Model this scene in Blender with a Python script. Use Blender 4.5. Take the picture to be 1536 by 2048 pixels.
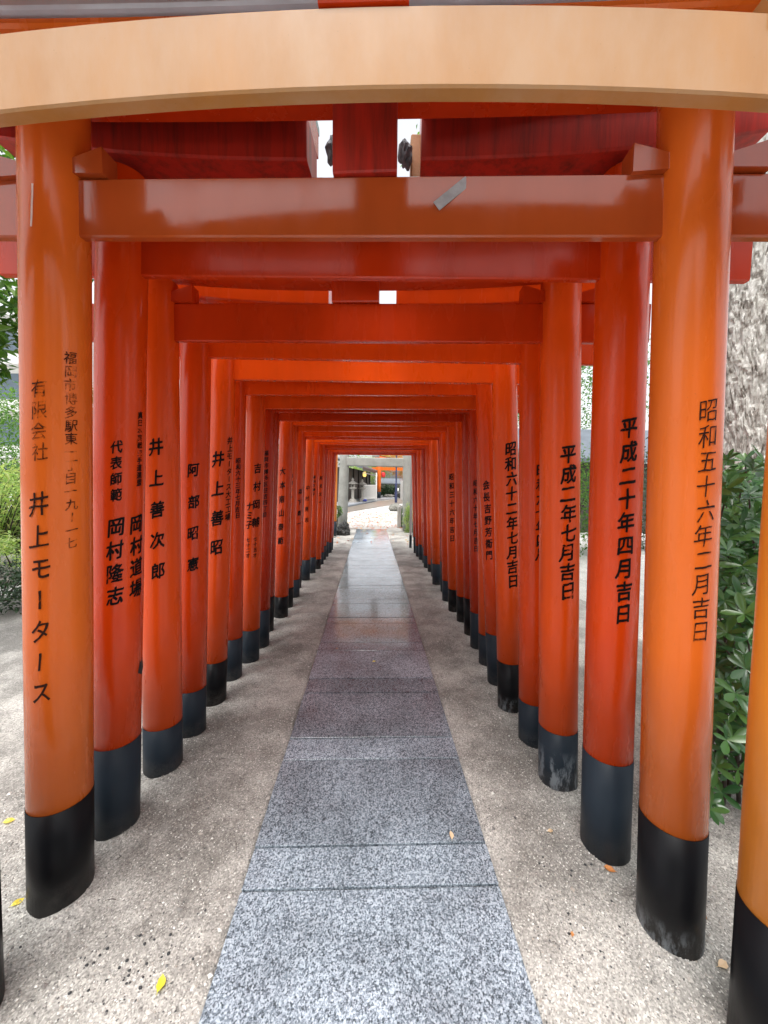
import bpy, bmesh, math, random
import numpy as np
from mathutils import Vector, Matrix, noise as mn

random.seed(7)
RNG = np.random.default_rng(7)
SC = bpy.context.scene
COL = SC.collection
for _o in list(bpy.data.objects): bpy.data.objects.remove(_o)

# ------------------------------------------------------------------ camera
EYE = 1.30
cd = bpy.data.cameras.new('camera'); cam = bpy.data.objects.new('camera', cd); COL.objects.link(cam)
cd.sensor_fit = 'VERTICAL'; cd.sensor_height = 36.0; cd.sensor_width = 27.0
cd.lens = 770.0 / 2048.0 * 36.0
cd.clip_start = 0.05; cd.clip_end = 2000.0
rot = (Matrix.Rotation(math.radians(-1.9), 4, 'Z') @ Matrix.Rotation(math.radians(90 - 4.362), 4, 'X')
       @ Matrix.Rotation(math.radians(0.6), 4, 'Z'))
cam.matrix_world = Matrix.Translation((0, 0, EYE)) @ rot
SC.camera = cam

# ------------------------------------------------------------------ light: overcast, wet day
SUN_EL, SUN_AZ = math.radians(70), math.radians(200)      # azimuth clockwise from +Y
world = bpy.data.worlds.new("World"); SC.world = world; world.use_nodes = True
nt = world.node_tree; nt.nodes.clear()
sky = nt.nodes.new('ShaderNodeTexSky'); sky.sky_type = 'NISHITA'; sky.sun_disc = False
sky.sun_elevation = SUN_EL; sky.sun_rotation = SUN_AZ
sky.air_density = 1.0; sky.dust_density = 4.0; sky.ozone_density = 1.0
hs = nt.nodes.new('ShaderNodeHueSaturation'); hs.inputs['Saturation'].default_value = 0.16
bgn = nt.nodes.new('ShaderNodeBackground'); bgn.inputs['Strength'].default_value = 0.15
wo = nt.nodes.new('ShaderNodeOutputWorld')
nt.links.new(sky.outputs[0], hs.inputs['Color']); nt.links.new(hs.outputs[0], bgn.inputs[0]); nt.links.new(bgn.outputs[0], wo.inputs[0])
sl = bpy.data.lights.new('sun', 'SUN'); sl.energy = 1.0; sl.angle = math.radians(35); sl.color = (1.0, 0.97, 0.92)
so = bpy.data.objects.new('sun', sl); COL.objects.link(so)
sd = Vector((math.sin(SUN_AZ) * math.cos(SUN_EL), math.cos(SUN_AZ) * math.cos(SUN_EL), math.sin(SUN_EL)))
so.rotation_euler = (-sd).to_track_quat('-Z', 'Y').to_euler()
so.location = (0, -5, 12)
SC.view_settings.view_transform = 'Standard'; SC.view_settings.look = 'None'
SC.view_settings.gamma = 1.0; SC.view_settings.use_curve_mapping = False
SC.view_settings.exposure = 1.35
SC.cycles.max_bounces = 10; SC.cycles.diffuse_bounces = 6; SC.cycles.glossy_bounces = 5

# ------------------------------------------------------------------ material helpers
class Mat:
    def __init__(s, name):
        s.m = bpy.data.materials.new(name); s.m.use_nodes = True
        s.t = s.m.node_tree; s.t.nodes.clear()
        s.out = s.n('ShaderNodeOutputMaterial'); s.p = s.n('ShaderNodeBsdfPrincipled')
        s.l(s.p.outputs[0], s.out.inputs[0]); s._tc = None
    def n(s, typ, **kw):
        x = s.t.nodes.new(typ)
        for k, v in kw.items(): setattr(x, k, v)
        return x
    def l(s, a, b): s.t.links.new(a, b)
    def put(s, sock, v):
        if hasattr(v, 'is_linked') or isinstance(v, bpy.types.NodeSocket): s.l(v, sock)
        else: sock.default_value = v
    def set(s, **kw):
        for k, v in kw.items(): s.put(s.p.inputs[k.replace('_', ' ')], v)
        return s
    def obj(s):
        if not s._tc: s._tc = s.n('ShaderNodeTexCoord')
        return s._tc.outputs['Object']
    def world(s):
        return s.n('ShaderNodeNewGeometry').outputs['Position']
    def scale(s, vec, sx, sy, sz):
        m = s.n('ShaderNodeMapping'); s.l(vec, m.inputs[0]); m.inputs['Scale'].default_value = (sx, sy, sz); return m.outputs[0]
    def noise(s, vec, sc, det=4, rough=.55, dist=0):
        x = s.n('ShaderNodeTexNoise'); s.l(vec, x.inputs['Vector']); x.inputs['Scale'].default_value = sc
        x.inputs['Detail'].default_value = det; x.inputs['Roughness'].default_value = rough; x.inputs['Distortion'].default_value = dist
        return x.outputs[0]
    def vor(s, vec, sc, feat='F1', rnd=1.0):
        x = s.n('ShaderNodeTexVoronoi'); x.feature = feat; s.l(vec, x.inputs['Vector']); x.inputs['Scale'].default_value = sc
        x.inputs['Randomness'].default_value = rnd
        return x
    def ramp(s, fac, stops, interp='LINEAR'):
        x = s.n('ShaderNodeValToRGB'); s.l(fac, x.inputs[0]); cr = x.color_ramp; cr.interpolation = interp
        while len(cr.elements) < len(stops): cr.elements.new(0.5)
        for e, (p, c) in zip(cr.elements, stops):
            e.position = p; e.color = (c, c, c, 1) if isinstance(c, (int, float)) else tuple(c) + (1,)
        return x.outputs[0]
    def mix(s, fac, a, b, mode='MIX'):
        x = s.n('ShaderNodeMix'); x.data_type = 'RGBA'; x.blend_type = mode
        s.put(x.inputs[0], fac)
        for sock, v in ((x.inputs[6], a), (x.inputs[7], b)):
            if isinstance(v, tuple): sock.default_value = tuple(v) + (1,) if len(v) == 3 else v
            else: s.l(v, sock)
        return x.outputs[2]
    def math(s, op, a, b=0.0, clamp=False):
        x = s.n('ShaderNodeMath'); x.operation = op; x.use_clamp = clamp
        s.put(x.inputs[0], a); s.put(x.inputs[1], b); return x.outputs[0]
    def bump(s, h, strength=.3, dist=.002, prev=None):
        x = s.n('ShaderNodeBump'); s.l(h, x.inputs['Height']); x.inputs['Strength'].default_value = strength
        x.inputs['Distance'].default_value = dist
        if prev is not None: s.l(prev, x.inputs['Normal'])
        s.l(x.outputs[0], s.p.inputs['Normal']); return x.outputs[0]
    def rnd(s):
        return s.n('ShaderNodeObjectInfo').outputs['Random']
    def island(s):
        return s.n('ShaderNodeNewGeometry').outputs['Random Per Island']

def paint(name, col, rough=.20, var=.12, streak=.10, grime=0.0, faded=None, spec=.30):
    m = Mat(name); v = m.world()
    n1 = m.noise(m.scale(v, 7, 7, 1.3), 1.0, 5, .6)
    c2 = tuple(x * (1 - var) for x in col)
    c = m.mix(m.ramp(n1, [(.35, 0), (.7, 1)]), col, c2)
    if faded:
        n3 = m.noise(m.scale(v, 3, 3, 1.2), 1.7, 6, .65)
        c = m.mix(m.ramp(n3, [(.42, 0), (.66, 1)]), c, faded)
    dots = m.vor(v, 70)
    d = m.ramp(dots.outputs['Distance'], [(.05, 1), (.11, 0)])
    spk = m.math('MULTIPLY', d, m.ramp(m.noise(v, 9, 3), [(.56, 0), (.62, 1)]))
    c = m.mix(m.math('MULTIPLY', spk, .35), c, tuple(min(1, x * .45 + .02) for x in col))
    if grime:
        g = m.noise(m.scale(v, 30, 30, 2.0), 1.0, 6, .7)
        c = m.mix(m.math('MULTIPLY', m.ramp(g, [(.45, 0), (.75, 1)]), grime), c, (.04, .012, .008))
    m.set(Base_Color=c, Roughness=m.ramp(m.noise(m.scale(v, 14, 14, 3), 1.0, 4), [(.3, rough), (.75, rough + .13)]))
    m.p.inputs['Coat Weight'].default_value = .12; m.p.inputs['Coat Roughness'].default_value = .08
    m.p.inputs['Specular IOR Level'].default_value = spec
    b = m.bump(m.noise(m.scale(v, 26, 26, 4), 1.0, 3), .35, .0016)
    m.bump(m.noise(v, 420, 2), .12, .0004, b)
    return m.m

M = {}
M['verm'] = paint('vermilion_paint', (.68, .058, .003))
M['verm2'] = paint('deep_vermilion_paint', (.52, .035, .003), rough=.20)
M['verm3'] = paint('bright_vermilion_paint', (.76, .078, .004), rough=.24)
M['orange'] = paint('faded_orange_paint', (.70, .140, .016), rough=.20, var=.10)
M['orange2'] = paint('sun_faded_orange_paint', (.74, .23, .022), rough=.30, var=.10)
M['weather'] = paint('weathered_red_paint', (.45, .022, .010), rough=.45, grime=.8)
M['beam_pale'] = paint('chalky_orange_paint', (.44, .205, .060), rough=.14, var=.14, faded=(.44, .245, .115), spec=.5)
M['beam_tan'] = paint('dull_orange_paint', (.42, .075, .016), rough=.06, var=.12, spec=.5)

def foot_mat(name, col, rough, scuff):
    m = Mat(name); o = m.obj(); v = m.world()
    sep = m.n('ShaderNodeSeparateXYZ'); m.l(v, sep.inputs[0])
    low = m.ramp(sep.outputs[2], [(.0, 1), (.10, 0)])
    g = m.ramp(m.noise(v, 28, 6, .7), [(.40, 0), (.68, 1)])
    sp = m.ramp(m.noise(v, 260, 3, .7), [(.50, 0), (.62, 1)])
    dust = m.math('MULTIPLY', low, m.math('ADD', m.math('MULTIPLY', g, .6), m.math('MULTIPLY', sp, .5)), True)
    c = m.mix(m.ramp(m.noise(m.scale(v, 10, 10, 3), 1, 5), [(.3, 0), (.8, 1)]), col, tuple(x * 1.4 + .0015 for x in col))
    c = m.mix(m.math('MULTIPLY', dust, .75), c, (.16, .15, .14))
    if scuff:
        s1 = m.math('MULTIPLY', m.ramp(m.noise(m.scale(v, 24, 24, 9), 1, 5, .75), [(.48, 0), (.60, 1)]), m.ramp(sep.outputs[2], [(.02, 1), (scuff, 0)]))
        c = m.mix(m.math('MULTIPLY', s1, .85), c, (.30, .33, .36))
    m.set(Base_Color=c, Roughness=m.ramp(dust, [(0, rough), (.8, .8)]))
    m.p.inputs['Specular IOR Level'].default_value = .12
    m.bump(m.noise(v, 120, 4), .15, .001)
    return m.m
M['black'] = foot_mat('black_paint', (.004, .004, .005), .34, False)
M['slate'] = foot_mat('slate_grey_paint', (.015, .021, .029), .40, False)
M['black_s'] = foot_mat('scuffed_black_paint', (.005, .005, .006), .34, .10)
M['slate_s'] = foot_mat('scuffed_slate_paint', (.015, .021, .029), .38, .19)
def simple(name, col, rough=.6, var=.25, sc=8, bump=.2, bd=.004, metallic=0, emit=None):
    m = Mat(name); v = m.world()
    n = m.noise(v, sc, 6, .65)
    c = m.mix(m.ramp(n, [(.3, 0), (.72, 1)]), col, tuple(x * (1 - var) for x in col))
    m.set(Base_Color=c, Roughness=rough, Metallic=metallic)
    if bump: m.bump(m.noise(v, sc * 6, 5, .6), bump, bd)
    if emit: m.p.inputs['Emission Color'].default_value = emit + (1,); m.p.inputs['Emission Strength'].default_value = 1
    return m.m
M['capb'] = simple('black_roof_sky_reflection', (.55, .62, .72), .12, .25, 5, .08, .001)  # black cap whose sky reflection is put into the base colour as blue-grey
M['cap'] = simple('black_roof_paint', (.03, .035, .045), .16, .3, 6, .1, .001)
def ink(name, col, lo, hi):
    m = Mat(name); v = m.world()
    m.set(Base_Color=col + (1,), Roughness=.6); m.p.inputs['Specular IOR Level'].default_value = .12
    n = m.math('ADD', m.math('MULTIPLY', m.noise(m.scale(v, 60, 60, 60), 1, 5, .7), .5), m.math('MULTIPLY', m.noise(v, 7, 2), .5))
    a = m.ramp(n, [(lo, 0.04), (hi, 1)])
    tr = m.n('ShaderNodeBsdfTransparent'); mx = m.n('ShaderNodeMixShader'); m.l(a, mx.inputs[0])
    m.l(tr.outputs[0], mx.inputs[1]); m.l(m.p.outputs[0], mx.inputs[2]); m.l(mx.outputs[0], m.out.inputs[0])
    return m.m
M['ink'] = ink('black_ink', (.006, .004, .004), .36, .43)
M['ink_fade'] = ink('faded_ink', (.05, .012, .006), .43, .58)
M['ink_soft'] = ink('worn_ink', (.028, .010, .007), .37, .47)

# granite: coarse salt-and-pepper grain, wet
m = Mat('wet_granite'); v = m.world()
cell = m.vor(v, 230); cell2 = m.vor(v, 430)
bw = m.n('ShaderNodeRGBToBW'); m.l(cell.outputs['Color'], bw.inputs[0])
bw2 = m.n('ShaderNodeRGBToBW'); m.l(cell2.outputs['Color'], bw2.inputs[0])
k = m.math('ADD', m.math('MULTIPLY', bw.outputs[0], .62), m.math('MULTIPLY', bw2.outputs[0], .38))
k = m.math('ADD', k, m.math('MULTIPLY', m.math('SUBTRACT', m.noise(v, 60, 3), .5), .35))
c = m.ramp(k, [(.26, (.065, .085, .10)), (.38, (.17, .21, .255)), (.52, (.28, .34, .40)), (.70, (.52, .60, .68))])
tone = m.ramp(m.rnd(), [(0, .62), (1, 1.0)])
c = m.mix(1.0, c, tone, 'MULTIPLY')
blot = m.ramp(m.noise(v, 2.2, 6, .65), [(.36, .62), (.58, 1.0)])
c = m.mix(1.0, c, blot, 'MULTIPLY')
wet = m.ramp(m.noise(v, 5, 6, .7), [(.40, .04), (.62, .22)])
m.set(Base_Color=c, Roughness=wet); m.p.inputs['Coat Weight'].default_value = .35; m.p.inputs['Coat Roughness'].default_value = .06
b = m.bump(m.noise(v, 18, 4), .25, .003); m.bump(m.noise(v, 300, 3), .20, .0008, b)
M['granite'] = m.m

# damp coarse sand
def sand(name, dry, wetc, bright=1.0, patch=(.42, .58)):
    m = Mat(name); v = m.world()
    g = m.vor(v, 240); bw = m.n('ShaderNodeRGBToBW'); m.l(g.outputs['Color'], bw.inputs[0])
    n = m.noise(v, 110, 4, .7)
    k = m.math('ADD', m.math('MULTIPLY', bw.outputs[0], .5), m.math('MULTIPLY', n, .5))
    gr = m.ramp(k, [(.28, .50), (.45, .88), (.58, 1.08), (.74, 1.65)])
    base = m.mix(m.ramp(m.noise(v, 1.9, 7, .68), [(patch[0], 0), (patch[1], 1)]), dry, wetc)
    base = m.mix(m.math('MULTIPLY', m.ramp(m.noise(v, 6.5, 5, .6), [(.5, 0), (.7, 1)]), .5), base, wetc)
    c = m.mix(1.0, base, gr, 'MULTIPLY')
    c = m.mix(1.0, c, (bright, bright, bright), 'MULTIPLY')
    m.set(Base_Color=c, Roughness=m.ramp(m.noise(v, 2.5, 4), [(.35, .75), (.65, .5)]))
    m.p.inputs['Specular IOR Level'].default_value = .35
    b = m.bump(m.noise(v, 22, 5), .5, .008)
    m.bump(k, .8, .003, b)
    return m.m
M['sand'] = sand('damp_sand', (.44, .425, .395), (.215, .205, .188))
M['sandl'] = sand('pale_gravel', (.54, .53, .50), (.44, .43, .41))

def stones(name, cols, rough=.5):
    m = Mat(name)
    st = [(i / max(1, len(cols) - 1), c) for i, c in enumerate(cols)]
    m.set(Base_Color=m.ramp(m.island(), st), Roughness=rough); return m.m
M['pebble'] = stones('pebbles', [(.05, .05, .055), (.26, .24, .22), (.45, .43, .40), (.34, .30, .26), (.75, .74, .70), (.18, .17, .16)], .4)
def leafm(name, cols, rough=.35, trans=.3, spec=.5):
    m = Mat(name)
    st = [(i / max(1, len(cols) - 1), c) for i, c in enumerate(cols)]
    r = m.island() 
    rr = m.math('FRACT', m.math('ADD', r, m.math('MULTIPLY', m.rnd(), 3.7)))
    c = m.ramp(rr, st)
    m.set(Base_Color=c, Roughness=rough); m.p.inputs['Specular IOR Level'].default_value = spec
    tr = m.n('ShaderNodeBsdfTranslucent'); m.l(m.mix(1.0, c, (1.5, 1.7, .8), 'MULTIPLY'), tr.inputs[0])
    mx = m.n('ShaderNodeMixShader'); mx.inputs[0].default_value = trans
    m.l(m.p.outputs[0], mx.inputs[1]); m.l(tr.outputs[0], mx.inputs[2]); m.l(mx.outputs[0], m.out.inputs[0])
    return m.m
M['azalea'] = leafm('glossy_shrub_leaf', [(.022, .070, .025), (.045, .12, .035), (.09, .19, .05), (.03, .09, .03), (.06, .15, .035)], .22, .2)
M['treeleaf'] = leafm('tree_leaf', [(.03, .09, .015), (.07, .17, .03), (.12, .22, .03), (.045, .11, .02)], .4, .4)
M['paleleaf'] = leafm('pale_leaf', [(.17, .28, .08), (.32, .42, .15), (.45, .46, .22), (.15, .28, .09)], .5, .4)
M['darkleaf'] = leafm('dark_leaf', [(.012, .035, .014), (.025, .06, .02), (.04, .085, .03)], .4, .2)
M['autumn'] = leafm('autumn_leaf', [(.55, .16, .03), (.60, .26, .06), (.45, .10, .03), (.50, .36, .08), (.22, .22, .05)], .5, .4)
M['litter'] = leafm('fallen_red_leaf', [(.50, .10, .03), (.42, .06, .03), (.60, .22, .06), (.35, .12, .05), (.60, .40, .15)], .5, .2)
M['yleaf'] = leafm('yellow_leaf', [(.70, .60, .06), (.74, .56, .10)], .35, .2)
M['oleaf'] = leafm('orange_leaf', [(.62, .22, .06), (.55, .26, .10)], .5, .2)
M['paleo'] = leafm('pale_leaf_dry', [(.66, .46, .30), (.62, .50, .34)], .5, .2)
M['bleaf'] = leafm('brown_leaf', [(.20, .09, .03), (.26, .12, .04)], .5, .1)
m = Mat('bark'); v = m.world()
n = m.noise(m.scale(v, 20, 20, 9), 1.0, 7, .7)
col = m.ramp(n, [(.30, (.05, .04, .035)), (.40, (.26, .23, .20)), (.50, (.50, .48, .44)), (.64, (.72, .70, .66))])
m.set(Base_Color=col, Roughness=.85); m.bump(m.noise(m.scale(v, 40, 40, 16), 1.0, 6, .7), .8, .012)
M['bark'] = m.m
M['twig'] = simple('twig', (.05, .035, .025), .8, .4, 20, .3)
M['darkpeb'] = simple('dark_pebble', (.03, .032, .036), .35, .3, 60, .2)
M['iron'] = simple('corroded_iron', (.16, .17, .19), .6, .7, 60, .6, .004)
M['tanwood'] = simple('tan_wood', (.50, .22, .08), .6, .4, 18, .3)
M['stone'] = simple('weathered_grey_stone', (.33, .335, .31), .75, .35, 3.5, .5, .01)
M['stoneL'] = simple('lantern_stone', (.40, .37, .33), .8, .35, 6, .4, .01)
M['rock'] = simple('dark_wet_rock', (.022, .021, .019), .25, .7, 9, .8, .02)
M['rockg'] = simple('grey_rock', (.24, .23, .20), .6, .5, 7, .6, .02)
M['moss'] = leafm('moss', [(.05, .13, .02), (.10, .20, .03), (.03, .08, .02)], .7, .2)
M['white'] = simple('white_paint', (.78, .77, .74), .5, .08, 2, .05)
M['wall'] = simple('pale_wall', (.62, .62, .60), .8, .12, 1, .05)
M['dwood'] = simple('dark_timber', (.06, .048, .042), .6, .4, 5, .2)
M['tile'] = simple('grey_roof_tile', (.13, .15, .18), .4, .35, 3, .3, .01)
M['glass'] = simple('window_glass', (.10, .14, .18), .08, .3, .6, 0)
M['bluepole'] = simple('dark_blue_metal', (.035, .045, .12), .4, .2, 3, .05)
M['blue'] = simple('blue_cloth', (.05, .07, .35), .6, .3, 6, .1)
M['redc'] = simple('red_lantern_paper', (.65, .03, .03), .6, .1, 6, .05)
M['gold'] = simple('yellow_lantern_paper', (.75, .55, .15), .6, .1, 6, .05, emit=(.55, .38, .10))
M['kerb'] = simple('blue_grey_kerb_stone', (.20, .225, .26), .45, .25, 4, .2)
M['pave'] = simple('brown_wet_paving', (.24, .20, .165), .35, .3, 2.2, .2)
M['apron'] = simple('grey_paving', (.33, .34, .36), .4, .25, 2.2, .2)
M['bed'] = simple('mortar', (.045, .04, .035), .8, .3, 30, .3)
M['tape'] = simple('silver_tape', (.40, .40, .42), .30, .45, 45, .3, .002)
M['patch'] = simple('black_patch', (.012, .012, .014), .5, .3, 40, .1)
M['scratch'] = simple('scraped_undercoat', (.85, .72, .66), .5, .2, 40, .1)
M['grey'] = simple('pale_grey_post_paint', (.42, .42, .41), .4, .2, 4, .05)
m = Mat('water_drop'); m.set(Base_Color=(.9, .9, .9, 1), Roughness=.03, Transmission_Weight=1.0, IOR=1.33); M['drop'] = m.m

# ------------------------------------------------------------------ object helpers
ORG = {}
def tag(o, label=None, cat=None, group=None, kind=None):
    if label: o['label'] = label
    if cat: o['category'] = cat
    if group: o['group'] = group
    if kind: o['kind'] = kind
    return o
def empty(name, loc, label, cat, group=None):
    o = bpy.data.objects.new(name, None); COL.objects.link(o); o.location = loc; o.empty_display_size = .1
    ORG[o.name] = Vector(loc); return tag(o, label, cat, group)
def mesh_obj(name, me, mat, parent=None, origin=(0, 0, 0)):
    o = bpy.data.objects.new(name, me); COL.objects.link(o)
    if mat is not None and not me.materials: me.materials.append(mat)
    org = Vector(origin); ORG[o.name] = org
    if parent is not None:
        o.parent = parent; o.location = org - ORG[parent.name]
    else: o.location = org
    return o
def build(name, V, F, mat, parent=None, origin=None, smooth=False, kind=None):
    """V in world coordinates"""
    if origin is None:
        origin = ORG[parent.name] if parent is not None else (0, 0, 0)
    org = Vector(origin); me = bpy.data.meshes.new(name)
    if isinstance(V, np.ndarray): V = (V - np.array(org)).tolist()
    else: V = [tuple(Vector(v) - org) for v in V]
    me.from_pydata(V, [], F.tolist() if isinstance(F, np.ndarray) else F)
    if smooth: me.shade_smooth()
    me.update()
    o = mesh_obj(name, me, mat, parent, org)
    if kind: o['kind'] = kind
    return o
class MB:
    def __init__(s): s.v = []; s.f = []
    def add(s, V, F):
        b = len(s.v); s.v += [tuple(x) for x in V]; s.f += [tuple(i + b for i in f) for f in F]; return s
    def box(s, lo, hi, c=.003):
        V, F = cbox(lo, hi, c); return s.add(V, F)
    def build(s, name, mat, parent=None, origin=None, smooth=False, kind=None):
        return build(name, s.v, s.f, mat, parent, origin, smooth, kind)
def cbox(lo, hi, c=.003):
    cx = [(a + b) / 2 for a, b in zip(lo, hi)]
    h = [max((b - a) / 2, 1e-4) for a, b in zip(lo, hi)]
    c = min(c, min(h) * .45)
    bm = bmesh.new(); bmesh.ops.create_cube(bm, size=2)
    for vv in bm.verts: vv.co = Vector((vv.co.x * h[0], vv.co.y * h[1], vv.co.z * h[2]))
    if c > 0: bmesh.ops.bevel(bm, geom=list(bm.edges), offset=c, segments=1, affect='EDGES')
    bm.verts.index_update()
    V = [(vv.co.x + cx[0], vv.co.y + cx[1], vv.co.z + cx[2]) for vv in bm.verts]
    F = [tuple(vv.index for vv in f.verts) for f in bm.faces]; bm.free(); return V, F
def beam(p0, p1, th, ht, over0=0, over1=0, n=1, zf=None, c=.004, taper_end=0.0, bulge=0.0):
    """board from p0 to p1 (x, y, z of its bottom), thickness th, height ht; zf(s) lifts it along the centre distance s"""
    p0 = Vector(p0); p1 = Vector(p1); d = (p1 - p0); L = d.length; d.normalize()
    nrm = Vector((-d.y, d.x, 0)).normalized()
    sec = [(-th/2, c), (-th/2 - bulge, ht * .5), (-th/2, ht - c), (-th/2 + c, ht), (th/2 - c, ht), (th/2, ht - c), (th/2 + bulge, ht * .5), (th/2, c), (th/2 - c, 0), (-th/2 + c, 0)]
    if bulge == 0: sec = [sec[i] for i in (0, 2, 3, 4, 5, 7, 8, 9)]
    k = len(sec); V = []; F = []
    st = [(-over0) + (L + over0 + over1) * i / n for i in range(n + 1)]
    for i, s_ in enumerate(st):
        z = zf(s_ - L / 2) if zf else 0
        for (a, b) in sec:
            q = p0 + d * (s_ + (taper_end * b / ht * (1 if i == n else -1) if i in (0, n) else 0)) + nrm * a
            V.append((q.x, q.y, q.z + b + z))
    for i in range(n):
        for j in range(k):
            F.append((i*k + j, i*k + (j+1) % k, (i+1)*k + (j+1) % k, (i+1)*k + j))
    F.append(tuple(range(k))); F.append(tuple(reversed(range(n*k, n*k + k))))
    F = [tuple(reversed(f)) for f in F]
    return V, F
def tube(pts, rad, seg=10, cap=True):
    V = []; F = []; n = len(pts)
    for i, p in enumerate(pts):
        p = Vector(p); a = Vector(pts[max(0, i-1)]); b = Vector(pts[min(n-1, i+1)])
        d = (b - a).normalized() if (b - a).length > 1e-9 else Vector((0, 0, 1))
        u = d.orthogonal().normalized() if abs(d.z) < .95 else Vector((1, 0, 0)); u = (u - d * u.dot(d)).normalized(); w = d.cross(u)
        r = rad[i] if isinstance(rad, (list, tuple)) else rad
        for j in range(seg):
            t = 2 * math.pi * j / seg; V.append(tuple(p + (u * math.cos(t) + w * math.sin(t)) * r))
    for i in range(n-1):
        for j in range(seg): F.append((i*seg+j, i*seg+(j+1) % seg, (i+1)*seg+(j+1) % seg, (i+1)*seg+j))
    if cap: F.append(tuple(reversed(range(seg)))); F.append(tuple(range((n-1)*seg, n*seg)))
    return V, F
def lathe(c, prof, seg=20):
    V = []; F = []
    for (r, z) in prof:
        for j in range(seg):
            t = 2*math.pi*j/seg; V.append((c[0] + r*math.cos(t), c[1] + r*math.sin(t), c[2] + z))
    for i in range(len(prof)-1):
        for j in range(seg): F.append((i*seg+j, i*seg+(j+1) % seg, (i+1)*seg+(j+1) % seg, (i+1)*seg+j))
    F.append(tuple(reversed(range(seg)))); F.append(tuple(range((len(prof)-1)*seg, len(prof)*seg)))
    return V, F
def rock(c, sx, sy, sz, seed=0, sub=4, rough=.35, sharp=True):
    bm = bmesh.new(); bmesh.ops.create_icosphere(bm, subdivisions=sub, radius=1)
    for vv in bm.verts:
        p = vv.co.copy(); q = p * 1.1 + Vector((seed * 7.3, seed * 1.7, 0))
        k = 1 + rough * (mn.noise(q) + .5 * mn.noise(q * 2.3) + .25 * mn.noise(q * 5))
        if sharp:
            cc = mn.voronoi(q * .8)[0][0]; k *= 1 - .25 * cc
        vv.co = Vector((p.x * k * sx, p.y * k * sy, p.z * k * sz))
    bm.verts.index_update(); V = [tuple(vv.co + Vector(c)) for vv in bm.verts]
    F = [tuple(vv.index for vv in f.verts) for f in bm.faces]; bm.free(); return V, F
LEAF = np.array([[0, 0, 0], [-.5, .45, .10], [0, .50, -.02], [.5, .45, .10], [0, 1, -.05]])
LEAF_F = np.array([[0, 2, 1], [0, 3, 2], [1, 2, 4], [2, 3, 4]])
def leaves(P, D, U, size, width):
    """arrays: positions, direction of the leaf, up; returns V, F"""
    n = len(P); D = D / np.linalg.norm(D, axis=1, keepdims=True)
    S = np.cross(D, U); S /= np.maximum(np.linalg.norm(S, axis=1, keepdims=True), 1e-6); N = np.cross(S, D)
    size = np.broadcast_to(size, (n,)); width = np.broadcast_to(width, (n,))
    V = (P[:, None, :] + S[:, None, :] * (LEAF[None, :, 0:1] * width[:, None, None]) + D[:, None, :] * (LEAF[None, :, 1:2] * size[:, None, None])
         + N[:, None, :] * (LEAF[None, :, 2:3] * size[:, None, None]))
    F = (LEAF_F[None] + 5 * np.arange(n)[:, None, None]).reshape(-1, 3)
    return V.reshape(-1, 3), F
def unit(n):
    v = RNG.normal(size=(n, 3)); return v / np.linalg.norm(v, axis=1, keepdims=True)
def crown_leaves(blobs, n, size, wr=.5, droop=.3, shell=.55):
    """blobs: (x, y, z, rx, ry, rz); leaves spread in clumps inside every blob"""
    w = np.array([b[3]*b[4]*b[5] for b in blobs]) ** .67; w /= w.sum()
    P = []
    for b, k in zip(blobs, (w * n).astype(int)):
        nc = max(5, k // 45); cc = unit(nc) * (shell + (1 - shell) * RNG.random((nc, 1)))
        idx = RNG.integers(0, nc, k)
        q = cc[idx] + RNG.normal(size=(k, 3)) * .13
        P.append(q * np.array(b[3:6]) + np.array(b[:3]))
    P = np.concatenate(P); D = unit(len(P)); D[:, 2] = D[:, 2] * .6 - droop
    U = unit(len(P)) * .6 + np.array([0, 0, 1])
    s = size * (.7 + .6 * RNG.random(len(P)))
    return leaves(P, D, U, s, s * wr)
def tree(name, loc, label, cat, blobs, n, size, lm, trunk, bark='bark', group=None, wr=.5):
    t = empty(name, loc, label, cat, group)
    mb = MB()
    for pts, rad in trunk: mb.add(*tube(pts, rad, 9))
    mb.build('trunk', M[bark], t, smooth=True)
    V, F = crown_leaves(blobs, n, size, wr)
    build('crown', V, F, M[lm], t, kind='stuff')
    return t

# ------------------------------------------------------------------ ground
def grid(xs, ys, zf):
    nx, ny = len(xs), len(ys)
    V = [(x, y, zf(x, y)) for y in ys for x in xs]
    F = [(j*nx+i, j*nx+i+1, (j+1)*nx+i+1, (j+1)*nx+i) for j in range(ny-1) for i in range(nx-1)]
    return V, F
PXL, PXR = -.405, .425                      # edges of the stone path
FEET = [(-.97, 1.155, .082), (.879, 1.003, .08), (-.955, 1.389, .078), (.849, 1.263, .078), (-.933, 1.684, .078), (.827, 1.571, .078), (.83, 1.832, .07), (-.926, 1.935, .07), (.92, .745, .082)]
def sand_z(x, y):
    z = .004 + .011 * mn.noise(Vector((x*2.6, y*2.6, 0))) + .006 * mn.noise(Vector((x*8, y*8, 3)))
    for (px_, py_, pr_) in FEET:
        dd_ = math.hypot(x - px_, y - py_) - pr_
        if dd_ < .09: z = max(z, -.002) + .012 * (1 - max(dd_, 0) / .09) ** 2 * (1 + mn.noise(Vector((x * 14, y * 14, 8))))
    e = max(PXL - x, x - PXR)               # distance outside the path edge
    if e < .06: z = -.006 + (z + .006) * max(0, e / .06)
    if e < 0: z = -.03
    b = min(x + 4.3, 2.5 - x, y + 1.5, 11.3 - y)
    b += .25 * mn.noise(Vector((x * 1.3, y * 1.3, 11)))
    if b < .3: z -= .09 * (1 - max(b, 0) / .3)
    return z
def steps(a, b, s): return list(np.linspace(a, b, max(2, int(round((b - a) / s)) + 1)))
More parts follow.
